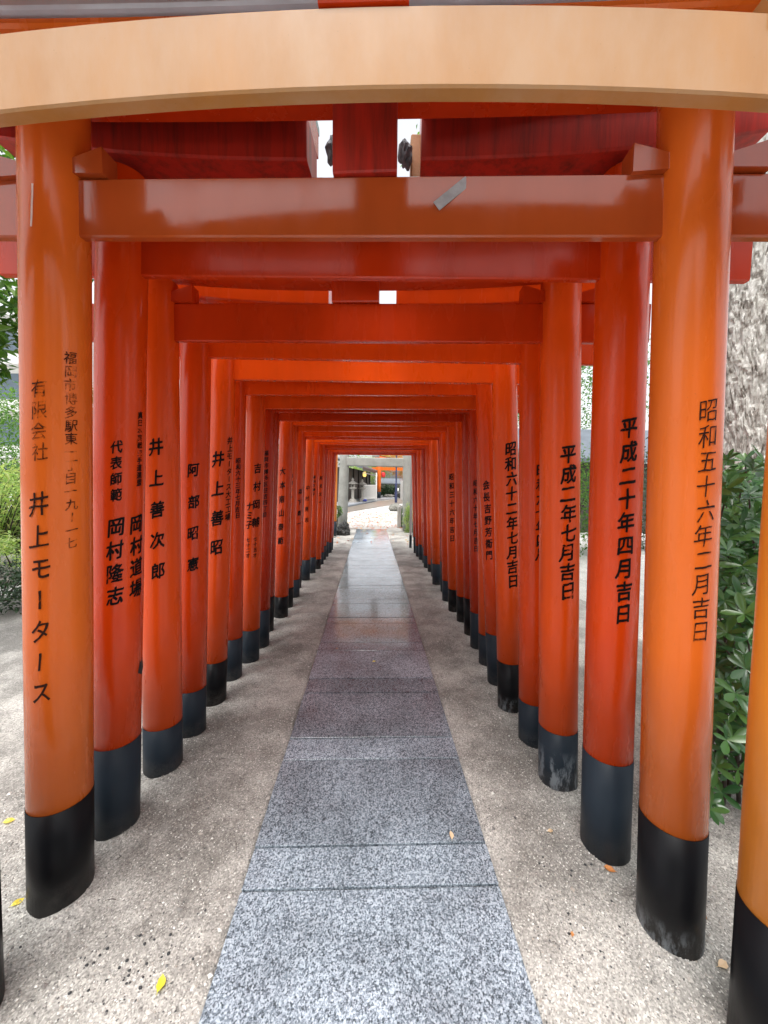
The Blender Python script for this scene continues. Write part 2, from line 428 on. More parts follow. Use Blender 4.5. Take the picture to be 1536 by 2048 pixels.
xs = steps(-4.3, -2.3, .2)[:-1] + steps(-2.3, -1.3, .08)[:-1] + steps(-1.3, PXL-.04, .028)[:-1] + [PXL-.04, PXL-.02, PXL-.002, PXL+.004, PXL+.05, 0, PXR-.05, PXR-.004, PXR+.002, PXR+.02, PXR+.04] + steps(PXR+.04, 1.35, .028)[1:] + steps(1.35, 2.5, .08)[1:]
ys = steps(-1.5, .6, .15)[:-1] + steps(.6, 4.5, .03)[:-1] + steps(4.5, 11.3, .07)
V, F = grid(xs, ys, sand_z)
tag(build('sandy_ground', V, F, M['sand'], smooth=True), kind='structure')
def far_z(x, y):
    z = -.035 + .012 * mn.noise(Vector((x*.9, y*.9, 5)))
    return z
xs = sorted(set([-300, -120, -60, -30] + steps(-15, 15, .5) + [30, 60, 120, 300]))
ys = sorted(set([-60, -20, -8] + steps(-4, 34, .5) + [45, 70, 140, 400]))
V, F = grid(xs, ys, far_z)
tag(build('gravel_ground', V, F, M['sandl'], smooth=True), kind='structure')

# stone path: mortar bed and single slabs
V, F = cbox((PXL + .01, -.9, -.06), (PXR - .01, 10.72, -.010), 0)
path = tag(build('path', V, F, M['bed'], origin=(0, 0, 0)), kind='structure')
br = [-.75, -.595, -.165, -.01, .42, .575, 1.144, 1.29, 1.722, 1.876, 2.299, 2.471]
y, lng = 2.471, True
while y < 10.4:
    y += (.43 if lng else .155) * random.uniform(.97, 1.04); lng = not lng; br.append(y)
br[-1] = 10.73
for k, (a, b) in enumerate(zip(br, br[1:])):
    w = random.uniform(-.002, .002); g = .0042
    V, F = cbox((PXL + w, a + g, -.05), (PXR + w, b - g, random.uniform(-.0012, .0012)), .0010)
    build('slab', V, F, M['granite'], path, origin=((PXL+PXR)/2, (a+b)/2, 0))

# loose grains lying on the sand
def pebbles(n):
    O = np.array([[1, 0, 0], [-1, 0, 0], [0, 1, 0], [0, -1, 0], [0, 0, 1], [0, 0, -.6]])
    OF = np.array([[0, 2, 4], [2, 1, 4], [1, 3, 4], [3, 0, 4], [2, 0, 5], [1, 2, 5], [3, 1, 5], [0, 3, 5]])
    Ps, Ss = [], []
    while len(Ps) < n:
        y = .6 + 3.9 * random.random() ** 1.7
        x = random.choice((random.uniform(-1.5, PXL - .004), random.uniform(PXR + .004, 1.5)))
        s = random.uniform(.0014, .0036) * (1 if random.random() < .985 else random.uniform(1.6, 2.8))
        Ps.append((x, y, sand_z(x, y) + s * .25)); Ss.append(s)
    P = np.array(Ps); S = np.array(Ss)[:, None, None] * (.6 + .8 * RNG.random((n, 1, 3)))
    A = RNG.random(n) * 6.28; c, s_ = np.cos(A), np.sin(A)
    L = O[None] * S * (.8 + .4 * RNG.random((n, 6, 1))); L[:, :, 2] *= .7
    X = L[:, :, 0] * c[:, None] - L[:, :, 1] * s_[:, None]; Y = L[:, :, 0] * s_[:, None] + L[:, :, 1] * c[:, None]
    V = np.stack([X, Y, L[:, :, 2]], -1) + P[:, None, :]
    F = (OF[None] + 6 * np.arange(n)[:, None, None]).reshape(-1, 3)
    return V.reshape(-1, 3), F
V, F = pebbles(52000)
build('loose_grit', V, F, M['pebble'], kind='stuff')
mb = MB()
for _ in range(46):
    x = -.63 + random.gauss(0, .055); y = .95 + random.gauss(0, .05)
    if random.random() < .3: x, y = random.uniform(.5, .8), random.uniform(.95, 1.25)
    s = random.uniform(.0025, .0055); mb.add(*rock((x, y, sand_z(x, y) + s * .3), s, s * .8, s * .6, random.random() * 9, 1, .3, False))
mb.build('dark_pebbles', M['darkpeb'], kind='stuff', smooth=True)
mb = MB()
for _ in range(40):
    x = random.choice((random.uniform(-1.3, -.45), random.uniform(.47, 1.3))); y = random.uniform(.85, 3.2); a = random.uniform(0, 6.3); L = random.uniform(.012, .04)
    p = Vector((x, y, sand_z(x, y) + .003)); q = p + Vector((math.cos(a) * L, math.sin(a) * L, .001)); mb.add(*tube([p, p.lerp(q, .5) + Vector((.002, .002, .001)), q], [.0008, .0009, .0005], 4))
mb.build('twig_litter', M['twig'], kind='stuff')

# ------------------------------------------------------------------ brush lettering
FONT_EM = {}
def glyph(ch, off=.004):
    key = (ch, off)
    if key in FONT_EM: return FONT_EM[key]
    c = bpy.data.curves.new('g', 'FONT'); c.body = ch; c.resolution_u = 2; c.offset = off
    o = bpy.data.objects.new('g', c); COL.objects.link(o)
    dg = bpy.context.evaluated_depsgraph_get(); dg.update()
    me = bpy.data.meshes.new_from_object(o.evaluated_get(dg))
    bpy.data.objects.remove(o); bpy.data.curves.remove(c)
    bm = bmesh.new(); bm.from_mesh(me); bpy.data.meshes.remove(me)
    bmesh.ops.remove_doubles(bm, verts=bm.verts, dist=1e-5)
    for vv in bm.verts:
        x, y = vv.co.x - .5, vv.co.y - .38
        if ch == 'ー': x, y = y, -x * .9
        vv.co = Vector((x, y, 0))
    for a in np.arange(-.6, .61, .10):
        bmesh.ops.bisect_plane(bm, geom=bm.verts[:] + bm.edges[:] + bm.faces[:], plane_co=(a, 0, 0), plane_no=(1, 0, 0))
    bmesh.ops.triangulate(bm, faces=bm.faces)
    bm.verts.index_update()
    FONT_EM[key] = (np.array([vv.co[:2] for vv in bm.verts]), [tuple(vv.index for vv in f.verts) for f in bm.faces])
    bm.free(); return FONT_EM[key]
def inscription(post, ax, r, text, a0, z0, z1, size, style, seed):
    """ax(z) -> axis point; a0: angle round the post from the side that faces down the path entrance"""
    n = len(text); dz = (z1 - z0) / n; V = []; F = []
    stamps = ((0, 0), (.028, .014), (-.022, -.024), (.014, -.028)) if style == 0 else ((0, 0), (.016, -.012)) if style in (1, 3) else ((0, 0),)
    for i, ch in enumerate(text):
        P, T = glyph(ch, (.003, .003, -.002, .003)[style]); zc = z1 - dz * (i + .5)
        hgt = min(dz * 1.0, size * 1.15); j = random.uniform(-.05, .05)
        for si, (ox, oy) in enumerate(stamps):
            for (x, y) in P:
                q = Vector((x * 2.2, y * 2.2, seed + i * 3.1))
                x += ox; y += oy
                x2 = x + .040 * mn.noise(q) + .018 * mn.noise(q * 3) + y * .04 + j
                y2 = y + .035 * mn.noise(q + Vector((9, 9, 9))) + x * .14 + .02 * mn.noise(q * 3.3)
                z = zc + y2 * hgt * .98; th = a0 + x2 * size * .86 / r
                C, fx = ax(z); f = Vector((-fx[0], -fx[1], 0)).normalized(); s = Vector((-f.y, f.x, 0))
                p = Vector((C[0], C[1], z)) + (f * math.cos(th) + s * math.sin(th)) * (r + .0009 + .00025 * si)
                V.append(tuple(p))
            b = len(V) - len(P); F += [tuple(k + b for k in t) for t in T]
    build('inscription', V, F, M[('ink', 'ink_fade', 'ink_soft', 'ink_soft')[style]], post)

# ------------------------------------------------------------------ torii
TORII=[
  (1, (1.966, 1.924), (-0.956, 1.157, 0.324, 0.082, 0.044), (0.866, 1.003, 0.361, 0.08, -0.039), [(-1, '有限会社', -0.519, 1.346, 1.569, 0.0455, 1), (-1, '井上モータース', -0.557, 0.655, 1.277, 0.0615, 3), (-1, '福岡市博多駅東一丁目一九ー一七', 0.321, 1.102, 1.651, 0.0362, 1), (1, '昭和五十六年二月吉日', 0.643, 0.902, 1.514, 0.0556, 2)]) ,
  (2, (1.983, 1.951), (-0.936, 1.389, 0.351, 0.078, 0.053), (0.839, 1.263, 0.366, 0.078, -0.026), [(-1, '代表師範', -0.147, 1.224, 1.436, 0.0395, 0), (-1, '岡村隆志', -0.147, 0.866, 1.181, 0.0594, 0), (-1, '真日本実戦空手道連盟', 0.767, 1.279, 1.535, 0.0253, 0), (-1, '岡村道場', 0.698, 0.881, 1.186, 0.0594, 0), (1, '平成二十年四月吉日', 0.441, 0.851, 1.516, 0.0605, 0)]) ,
  (3, (1.875, 1.865), (-0.928, 1.684, 0.224, 0.078, 0.022), (0.817, 1.571, 0.261, 0.078, -0.039), [(-1, '井上善次郎', -0.166, 0.86, 1.501, 0.0641, 0), (1, '平成二年七月吉日', 0.472, 0.836, 1.459, 0.0766, 0)]) ,
  (4, (1.889, 1.861), (-0.916, 1.935, 0.247, 0.07, 0.04), (0.821, 1.832, 0.226, 0.07, -0.037), [(-1, '阿部昭憲', -0.067, 0.821, 1.427, 0.0603, 0), (1, '昭和六十年四月', 0.529, 0.943, 1.4, 0.0647, 0)]) ,
  (5, (1.863, 1.843), (-0.917, 2.236, 0.25, 0.068, 0.05), (0.803, 2.127, 0.288, 0.068, -0.053), [(-1, '井上善昭', -0.184, 0.848, 1.504, 0.0805, 0), (-1, '井上モータース大工工場', 0.713, 1.076, 1.547, 0.0424, 0), (1, '昭和六十二年七月吉日', 0.468, 0.728, 1.53, 0.0793, 0)]) ,
  (6, (1.839, 1.843), (-0.913, 2.503, 0.277, 0.066, 0.033), (0.817, 2.413, 0.339, 0.066, -0.075), [(-1, '昭和六十三年七月吉日', 0.33, 1.065, 1.446, 0.0378, 0), (1, '会長吉野芳衛門', -0.302, 0.818, 1.329, 0.0545, 0)]) ,
  (7, (1.801, 1.81), (-0.87, 2.751, 0.239, 0.066, 0.04), (0.849, 2.68, 0.226, 0.066, -0.04), [(-1, '吉村岡輔', 0.294, 0.954, 1.453, 0.063, 0), (-1, 'ナミ子', -0.435, 0.968, 1.16, 0.0556, 0), (-1, '七十五才', 0.273, 0.764, 0.919, 0.0281, 0), (-1, '七十二才', -0.462, 0.764, 0.912, 0.0302, 0)]) ,
  (8, (1.824, 1.836), (-0.863, 3.009, 0.299, 0.066, 0.04), (0.858, 2.966, 0.289, 0.066, -0.04), [(-1, '福岡市博多区住吉四丁目', 0.09, 1.025, 1.536, 0.037, 0), (1, '昭和六十年七月吉日', -0.169, 0.771, 1.335, 0.0461, 0)]) ,
  (9, (1.804, 1.81), (-0.902, 3.308, 0.312, 0.066, 0.04), (0.868, 3.221, 0.326, 0.066, -0.04), [(-1, '福岡県八女市黒木', 0.22, 1.103, 1.457, 0.0334, 0)]) ,
  (10, (1.82, 1.818), (-0.857, 3.66, 0.209, 0.066, 0.04), (0.874, 3.533, 0.248, 0.064, -0.04), [(-1, '大本南山泰範', -0.382, 0.684, 1.462, 0.0641, 0)]) ,
  (11, (1.805, 1.807), (-0.865, 3.961, 0.21, 0.062, 0.04), (0.854, 3.825, 0.234, 0.066, -0.04), [(-1, '福岡市中央区', 0.018, 0.964, 1.392, 0.0397, 0), (1, '昭和三十六年吉日', -0.197, 0.714, 1.406, 0.0604, 0)]) ,
  (12, (1.796, 1.79), (-0.861, 4.303, 0.209, 0.062, 0.04), (0.853, 4.178, 0.233, 0.062, -0.04), [(-1, '森下勇一', 0.503, 0.78, 1.253, 0.0557, 0)]) ,
  (13, (1.803, 1.801), (-0.9, 4.664, 0.285, 0.06, 0.04), (0.887, 4.522, 0.37, 0.06, -0.04), []) ,
  (14, (1.811, 1.803), (-0.863, 5.069, 0.278, 0.062, 0.04), (0.854, 4.884, 0.269, 0.064, -0.04), [(-1, '中村晃志', -0.143, 0.74, 1.292, 0.0584, 0)]) ,
  (15, (1.817, 1.809), (-0.843, 5.456, 0.237, 0.06, 0.04), (0.894, 5.271, 0.252, 0.06, -0.04), [(-1, '福岡市博多', -0.086, 1.104, 1.396, 0.0417, 0)]) ,
  (16, (1.794, 1.795), (-0.809, 5.739, 0.153, 0.06, 0.04), (0.894, 5.568, 0.118, 0.06, -0.04), [(-1, '阿見友一', 0.229, 0.947, 1.416, 0.0525, 0)]) ,
  (17, (1.799, 1.795), (-0.803, 6.053, 0.195, 0.06, 0.04), (0.869, 5.83, 0.195, 0.06, -0.04), []) ,
  (18, (1.804, 1.802), (-0.804, 6.403, 0.241, 0.06, 0.04), (0.892, 6.194, 0.259, 0.06, -0.04), []) ,
  (19, (1.812, 1.799), (-0.795, 6.705, 0.262, 0.06, 0.04), (0.869, 6.476, 0.263, 0.06, -0.04), []) ,
  (20, (1.811, 1.802), (-0.777, 7.036, 0.202, 0.06, 0.04), (0.849, 6.739, 0.194, 0.06, -0.04), []) ,
  (21, (1.816, 1.799), (-0.78, 7.347, 0.241, 0.06, 0.04), (0.843, 7.075, 0.307, 0.06, -0.04), []) ,
]
INFO = {  # post paint, foot paint, label
 1: ('orange', 'black', 'orange faded torii standing second at the entrance, with a black date down its right post'),
 2: ('verm', 'slate', 'red torii with slate feet right behind the faded orange one, bold lettering on both posts'),
 3: ('verm3', 'slate', 'red torii with a pale scuff on the slate foot of its right post'),
 4: ('verm', 'slate', 'slim red torii just before the nearest black-footed one, four spaced characters on its left post'),
 5: ('verm3', 'black', 'nearest red torii with glossy black feet and a bright red crossbeam'),
 6: ('verm', 'slate', 'red torii directly behind the nearest black-footed one, tiny date column on its left post'),
 7: ('verm3', 'slate', 'red torii with two names side by side on its left post'),
 8: ('verm2', 'slate', 'deep red torii just behind the one with paired names, one thin column of small writing'),
 9: ('verm2', 'black', 'black-footed deep red torii mostly hidden between its neighbours on the left side'),
 10: ('verm', 'black', 'red torii with black feet midway along, five large characters down its left post'),
 11: ('verm3', 'black', 'red torii midway along with a half hidden date on its right post'),
 12: ('verm', 'slate', 'red torii halfway down the tunnel with four characters and a slate foot on the left'),
 13: ('verm2', 'slate', 'red torii past halfway set wider than its neighbours so its left post is hidden'),
 14: ('verm3', 'slate', 'bright red torii past halfway whose left post stands forward of the ones beside it'),
 15: ('verm', 'slate', 'red torii with tiny writing just behind the bright forward standing post'),
 16: ('verm3', 'black', 'red torii with low black feet in the far third of the tunnel'),
 17: ('verm2', 'slate', 'red torii fifth from the far end of the tunnel'),
 18: ('verm', 'slate', 'red torii fourth from the far end of the tunnel'),
 19: ('verm3', 'slate', 'red torii third from the far end of the tunnel'),
 20: ('verm2', 'slate', 'red torii second from the far end of the tunnel'),
 21: ('verm', 'slate', 'last red torii at the far end of the tunnel, framing the stone one'),
}
GRP = 'torii forming the tunnel over the path'
def make_post(root, P, zt, pm, fm, seed=0):
    X, Y, b, r, ln = P
    ax = lambda z: ((X + ln * (z - b), Y), (X, Y))
    x0 = X - ln * b; seg = 44
    def rings(zs, rs):
        V = []; F = []
        for z, rr in zip(zs, rs):
            cx = X + ln * (z - b)
            for j in range(seg):
                t = 2*math.pi*j/seg; V.append((cx + rr*math.cos(t), Y + rr*math.sin(t), z))
        for i in range(len(zs)-1):
            for j in range(seg): F.append((i*seg+j, i*seg+(j+1) % seg, (i+1)*seg+(j+1) % seg, (i+1)*seg+j))
        F.append(tuple(reversed(range(seg)))); F.append(tuple(range((len(zs)-1)*seg, len(zs)*seg)))
        return V, F
    V, F = rings([b - .002, b + .5, b + 1.1, zt - .004, zt], [r, r, r * .985, r * .965, r * .955])
    post = build('post', V, F, M[pm], root, origin=(x0, Y, 0)); 
    for p_ in post.data.polygons: p_.use_smooth = len(p_.vertices) == 4
    V, F = rings([-.06, b], [r + .0012, r + .0012])
    ft = build('painted_foot', V, F, M[fm], post)
    for p_ in ft.data.polygons: p_.use_smooth = len(p_.vertices) == 4
    return post, ax
def wedge(root, C, d, sgn, ztop, r, mat, th=.055, L=.105):
    """C: post centre at the beam's top, d: unit direction of the beam, sgn: which way it points"""
    nrm = Vector((-d.y, d.x, 0)); V = []
    for s, h, zb in ((r * .55, .026, .003), (r + L * .8, .066, -.002)):
        for a in (-th/2, th/2):
            for z in (zb, zb + h):
                q = Vector(C) + d * (sgn * s) + nrm * a; V.append((q.x, q.y, ztop + z))
    F = [(0, 1, 3, 2), (4, 6, 7, 5), (0, 4, 5, 1), (2, 3, 7, 6), (1, 5, 7, 3), (0, 2, 6, 4)]
    if sgn < 0: F = [tuple(reversed(f)) for f in F]
    build('wedge', V, F, mat, root)
def make_torii(i, zlr, PL, PR, cols, pm, fm, label, bm=None, tie_h=.150, gap=.235, sh=.10, kh=.085, kth=.13, over=.34, split=None,
               sag=0, tie_mat=None, feet=None, wm=None, strut_w=.17, loth=.026, shim_mat=None, curve=1.0, cap_h=.028, capm='cap', overl=None, name='torii_gate'):
    cx = (PL[0] + PR[0]) / 2; cy = (PL[1] + PR[1]) / 2
    t = empty(name, (cx, cy, 0), label, 'torii', GRP)
    zl, zr = zlr if isinstance(zlr, tuple) else (zlr, zlr)
    zn = (zl + zr) / 2; zt = zn + gap
    feet = feet or (fm, fm)
    axs = []
    for side, P, fmm in ((-1, PL, feet[0]), (1, PR, feet[1])):
        po, ax = make_post(t, P, (zl if side < 0 else zr) + gap, pm, fmm, i)
        for c in cols:
            if c[0] == side: inscription(po, ax, P[3], c[1], c[2], c[3], c[4], c[5], c[6], i * 17.0 + side)
        axs.append((po, ax))
    A = Vector((axs[0][1](zn)[0][0], PL[1], zl)); B = Vector((axs[1][1](zn)[0][0], PR[1], zr))
    d = (B - A).normalized(); mb_ = M[bm or pm]; tm = M[tie_mat] if tie_mat else mb_
    mid = (A + B) / 2
    zs = (lambda s: -sag * (s / .9) ** 2) if sag else None
    ol = overl if overl is not None else over
    V, F = beam(A, B, loth, tie_h, ol, over, 20 if sag else 1, zs)
    tie = build('tie_beam', V, F, tm, t)
    for P_, C, r in ((A, PL, PL[3]), (B, PR, PR[3])):
        dz = -sag * 1.05 if sag else 0
        for sg in (-1, 1): wedge(t, (P_.x, P_.y, 0), d, sg, P_.z + tie_h + dz, r, M[wm] if wm else tm)
    # strut in the middle, standing on the tie beam
    h0 = zn + tie_h + .001
    q = mid + d * (.018 if i == 1 else 0); u = d * (strut_w / 2); 
    V, F = beam((q.x - u.x, q.y - u.y, h0), (q.x + u.x, q.y + u.y, h0), .05, zt - h0 - .001, c=.004)
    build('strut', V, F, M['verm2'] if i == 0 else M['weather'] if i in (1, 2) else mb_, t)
    # lintel (in two lengths on some) and the curved top beam with a black cap
    cur = lambda s: .085 * curve * (abs(s) / 1.25) ** 2.4
    A2 = Vector((A.x, A.y, zl + gap)); B2 = Vector((B.x, B.y, zr + gap)); L = (B2 - A2).length
    lm_ = M[shim_mat] if shim_mat else mb_
    if split:
        n = 10
        for a, b in ((-.36, L/2 - split), (L/2 + split, L + .36)):
            p = A2 + d * a; q2 = A2 + d * b; m0 = (a + b) / 2 - L / 2
            V, F = beam(p, q2, kth * .72, sh, 0, 0, n, lambda s, m0=m0: cur(s + m0), c=.006)
            build('lintel', V, F, lm_, t, smooth=False)
    else:
        V, F = beam(A2, B2, kth * .72, sh, .36, .36, 16, cur, c=.006)
        build('lintel', V, F, lm_, t)
    A3 = A2 + Vector((0, 0, sh + .001)); B3 = B2 + Vector((0, 0, sh + .001))
    for a, b in (((-.46, L/2 - split), (L/2 + split, L + .46)) if split else ((-.46, L + .46),)):
        m0 = (a + b) / 2 - L / 2; f_ = lambda s, m0=m0: cur(s + m0); up = Vector((0, 0, kh + .001))
        V, F = beam(A3 + d * a, A3 + d * b, kth, kh, 0, 0, 14, f_, c=.006, taper_end=0 if split else .03)
        tb = build('top_beam', V, F, mb_, t)
        a2 = a - .04 if a < 0 else a; b2 = b + .04 if b > L else b; m0 = (a2 + b2) / 2 - L / 2
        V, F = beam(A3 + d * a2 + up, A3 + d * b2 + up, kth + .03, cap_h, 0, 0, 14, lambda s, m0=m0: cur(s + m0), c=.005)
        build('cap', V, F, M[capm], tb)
    return t, axs, A, B, d, tie
def drops(parent, A, B, d, z, n, ys=0):
    V = []; F = []
    for _ in range(n):
        s = random.random() ** .7 * (B - A).length; p = A + d * s; r = random.uniform(.0015, .0032)
        v, f = lathe((p.x + d.y * .0, p.y - .011, p.z - r * 1.2), [(r * .2, r * 1.6), (r * .7, r * .8), (r, 0), (r * .7, -r * .7), (r * .15, -r)], 6)
        b = len(V); V += v; F += [tuple(k + b for k in q) for q in f]
    build('hanging_drops', V, F, M['drop'], parent, smooth=True, kind='stuff')

# the first, standing right at the camera: only its beam, right post and the foot of its left post are in view
t0, ax0, A0, B0, d0, tie0 = make_torii(0, 2.045, (-.976, .865, .36, .08, .03), (.917, .745, .375, .082, -.02), [], 'orange2', 'black',
    'pale orange torii nearest of all, its crossbeam filling the top of the view', tie_h=.142, gap=.30, sh=.11, kth=.24, loth=.034, sag=.046,
    tie_mat='beam_pale', wm='beam_pale', over=.40)
for e in TORII:
    i, zn, PL, PR, cols = e
    pm, fm, lab = INFO[i]; kw = {}
    if i == 1: kw = dict(gap=.37, sh=.03, kh=.022, cap_h=.085, capm='capb', curve=.25, kth=.25, shim_mat='verm2', tie_mat='beam_tan', wm='beam_tan', strut_w=.165, feet=('black', 'black_s'), over=.48, overl=.40)  # lintel in deeper red: the shade under it is put into the colour
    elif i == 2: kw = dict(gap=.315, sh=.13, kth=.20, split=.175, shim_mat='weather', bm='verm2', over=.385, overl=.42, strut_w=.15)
    elif i == 3: kw = dict(kth=.20, feet=('slate', 'slate_s'), bm='verm2', strut_w=.19)
    elif i == 4: kw = dict(split=.155, bm='verm', strut_w=.15, kth=.13)
    elif i == 5: kw = dict(gap=.20, sh=.08, kh=.07, feet=('black', 'black_s'), kth=.13)
    else: kw = dict(gap=.20, sh=.075, kh=.07, kth=random.choice((.22, .24, .26)), tie_h=random.uniform(.135, .155))
    t, axs, A, B, d, tie = make_torii(i, zn, PL, PR, cols, pm, fm, lab, **kw)
    if i in (4, 5, 6, 7): drops(tie, A, B, d, None, 60)
    if i == 1:
        C, dd = axs[0]; # thin scrape high on the left post, silver tape on the beam
        def strip(post, ax, r, th0, pts, w, mat, name, label):
            V = []; F = []
            for (z, dth) in pts:
                Cc, fx = ax(z); f = Vector((-fx[0], -fx[1], 0)).normalized(); s = Vector((-f.y, f.x, 0))
                for k in (-1, 1):
                    th = th0 + dth + k * w / r; p = Vector((Cc[0], Cc[1], z)) + (f * math.cos(th) + s * math.sin(th)) * (r + .0012); V.append(tuple(p))
            for k in range(len(pts)-1): F.append((2*k, 2*k+1, 2*k+3, 2*k+2))
            o = build(name, V, F, mat, post); o['label'] = label
        strip(C, dd, PL[3] * .975, -.68, [(1.95, 0), (1.975, .02), (2.0, .03), (2.03, .05), (2.055, .06)], .0024, M['scratch'], 'scrape', 'pale scrape in the paint')
        p = A + d * ((.203 - A.x) / d.x); n_ = Vector((-d.y, d.x, 0))
        V, F = cbox((-.052, -.0012, -.0125), (.052, .0012, .0125), .0003)
        R = Matrix.Rotation(math.radians(-39), 3, 'Y')
        V = [tuple(Vector((p.x, p.y, 2.043)) - n_ * .0150 + R @ Vector(v_)) for v_ in V]
        o = build('tape', V, F, M['tape'], tie); o['label'] = 'strip of silver tape stuck slantwise'
    if i == 2:
        ym = (PL[1] + PR[1]) / 2
        for bx, sd_ in ((-.128, 31), (.100, 37)):
            o = build('bracket', *rock((bx, ym - .02, 2.345), .022, .03, .045, sd_, 3, .6), M['iron'], t, smooth=False); o['label'] = 'corroded grey metal bracket beside the strut'
        V, F = cbox((.118, ym - .01, 2.262), (.163, ym + .03, 2.415), .004); o = build('packing_block', V, F, M['tanwood'], t); o['label'] = 'tan wooden packing piece in the gap'
        C, dd = axs[0]; r = PL[3]; Cc, fx = dd(.62); f = Vector((-fx[0], -fx[1], 0)).normalized(); s = Vector((-f.y, f.x, 0))
        V = []; F = []
        for (th, z) in ((.86, .60), (1.15, .585), (1.5, .60), (.99, .63), (1.2, .635), (1.5, .64), (1.12, .67), (1.3, .68), (1.5, .69)):
            p = Vector((Cc[0], Cc[1], z)) + (f * math.cos(th) + s * math.sin(th)) * (r + .0012); V.append(tuple(p))
        F = [(0, 1, 4, 3), (1, 2, 5, 4), (3, 4, 7, 6), (4, 5, 8, 7)]
        o = build('dark_patch', V, F, M['patch'], C); o['label'] = 'black patch near the edge'  # plain dark patch on the side of the left post
# ochre one beyond the tunnel, beside the stone torii
make_torii(22, 2.05, (-.905, 9.2, .37, .075, .02), (1.07, 9.2, .37, .075, -.02), [], 'orange2', 'slate',
    'ochre orange torii standing apart between the tunnel and the stone torii', gap=.24)
gp = empty('post', (.79, 7.62, 0), 'thin pale grey post at the far right end of the red tunnel', 'post')
gp.name = 'grey_post'; ORG['grey_post'] = Vector((.79, 7.62, 0))
MB().add(*lathe((.79, 7.62, .25), [(.024, 0), (.024, 2.2), (.018, 2.22)], 14)).build('shaft', M['grey'], gp, smooth=False)
MB().add(*lathe((.79, 7.62, -.03), [(.026, 0), (.026, .29)], 14)).build('painted_foot', M['slate'], gp)

# ------------------------------------------------------------------ stone torii
st = empty('stone_torii', (.07, 10.5, 0), 'grey stone torii standing beyond the far end of the red tunnel', 'torii')
for x, y, ln in ((-.82, 10.75, .035), (1.0, 10.35, -.02)):
    V, F = tube([(x + ln * z, y, z - .05) for z in (0, .5, 1.2, 1.9, 2.6)], [.148, .142, .136, .130, .124], 28)
    build('post', V, F, M['stone'], st, origin=(x, y, 0), smooth=True)
V, F = beam((-.76, 10.74, 1.75), (.96, 10.35, 1.72), .16, .235, -.08, -.08, 1, c=.02); build('tie_beam', V, F, M['stone'], st)
V, F = beam((-.76, 10.74, 2.5), (.96, 10.35, 2.5), .24, .2, .5, .5, 14, lambda s: .12 * (abs(s) / 1.3) ** 2.2, c=.02); build('lintel', V, F, M['stone'], st)
V, F = beam((-.76, 10.74, 2.702), (.96, 10.35, 2.702), .32, .16, .62, .62, 14, lambda s: .12 * (abs(s) / 1.3) ** 2.2, c=.02, taper_end=.05); build('top_beam', V, F, M['stone'], st)
V, F = beam((.02, 10.56, 1.99), (.20, 10.52, 1.99), .12, .505, c=.01); build('strut', V, F, M['stone'], st)

def rock_thing(name, c, s, seed, mat, label, rough=.35):
    V, F = rock((c[0], c[1], c[2]), s[0], s[1], s[2], seed, 4, rough)
    o = build(name, V, F, M[mat], origin=(c[0], c[1], 0)); tag(o, label, 'rock'); return o
rock_thing('boulder', (-.70, 9.45, .10), (.19, .17, .22), 3, 'rock', 'dark wet jagged rock at the foot of the left stone torii post', .5)
rock_thing('boulder', (-.90, 9.0, .0), (.08, .07, .05), 5, 'rockg', 'small pale stone on the sand left of the dark wet rock')
rock_thing('boulder', (1.15, 18.2, .12), (.34, .3, .26), 8, 'rockg', 'mossy grey rock in front of the dark blue pole')
rock_thing('boulder', (1.75, 18.8, .05), (.5, .35, .2), 9, 'rockg', 'low flat grey rock right of the mossy one by the pole')
V, F = cbox((.78, 11.0, -.04), (.86, 11.5, .62), .02); o = build('stone_marker', V, F, M['stoneL'], origin=(.82, 11.2, 0)); tag(o, 'low upright stone slab left of the right stone torii post', 'stone')
def bush(name, c, r, n, size, lm, label, wr=.5, stems=6, group=None, cat='shrub', droop=.2):
    t = empty(name, (c[0], c[1], 0), label, cat, group)
    V, F = crown_leaves([(c[0], c[1], c[2], r[0], r[1], r[2])], n, size, wr, droop)
    build('foliage', V, F, M[lm], t, kind='stuff')
    mb = MB()
    for k in range(stems):
        a = random.uniform(0, 6.28); e = Vector((c[0] + r[0]*.6*math.cos(a), c[1] + r[1]*.6*math.sin(a), c[2] + r[2]*.3))
        b = Vector((c[0] + r[0]*.1*math.cos(a), c[1] + r[1]*.1*math.sin(a), -.03))
        mb.add(*tube([b, b.lerp(e, .5) + Vector((0, 0, .05)), e], [.02 * r[2] + .004, .014 * r[2] + .003, .004], 6))
    mb.build('stem', M['twig'], t)
    return t
bush('low_shrub', (1.02, 10.05, .32), (.20, .22, .42), 2600, .035, 'paleleaf', 'leafy green shrub round the foot of the right stone torii post')
bush('low_shrub', (.92, 11.35, .22), (.10, .15, .28), 900, .04, 'treeleaf', 'small green plant behind the low upright stone slab')
bush('low_shrub', (-.93, 10.3, .55), (.16, .15, .30), 700, .05, 'treeleaf', 'sparse green sprigs against the left stone torii post')

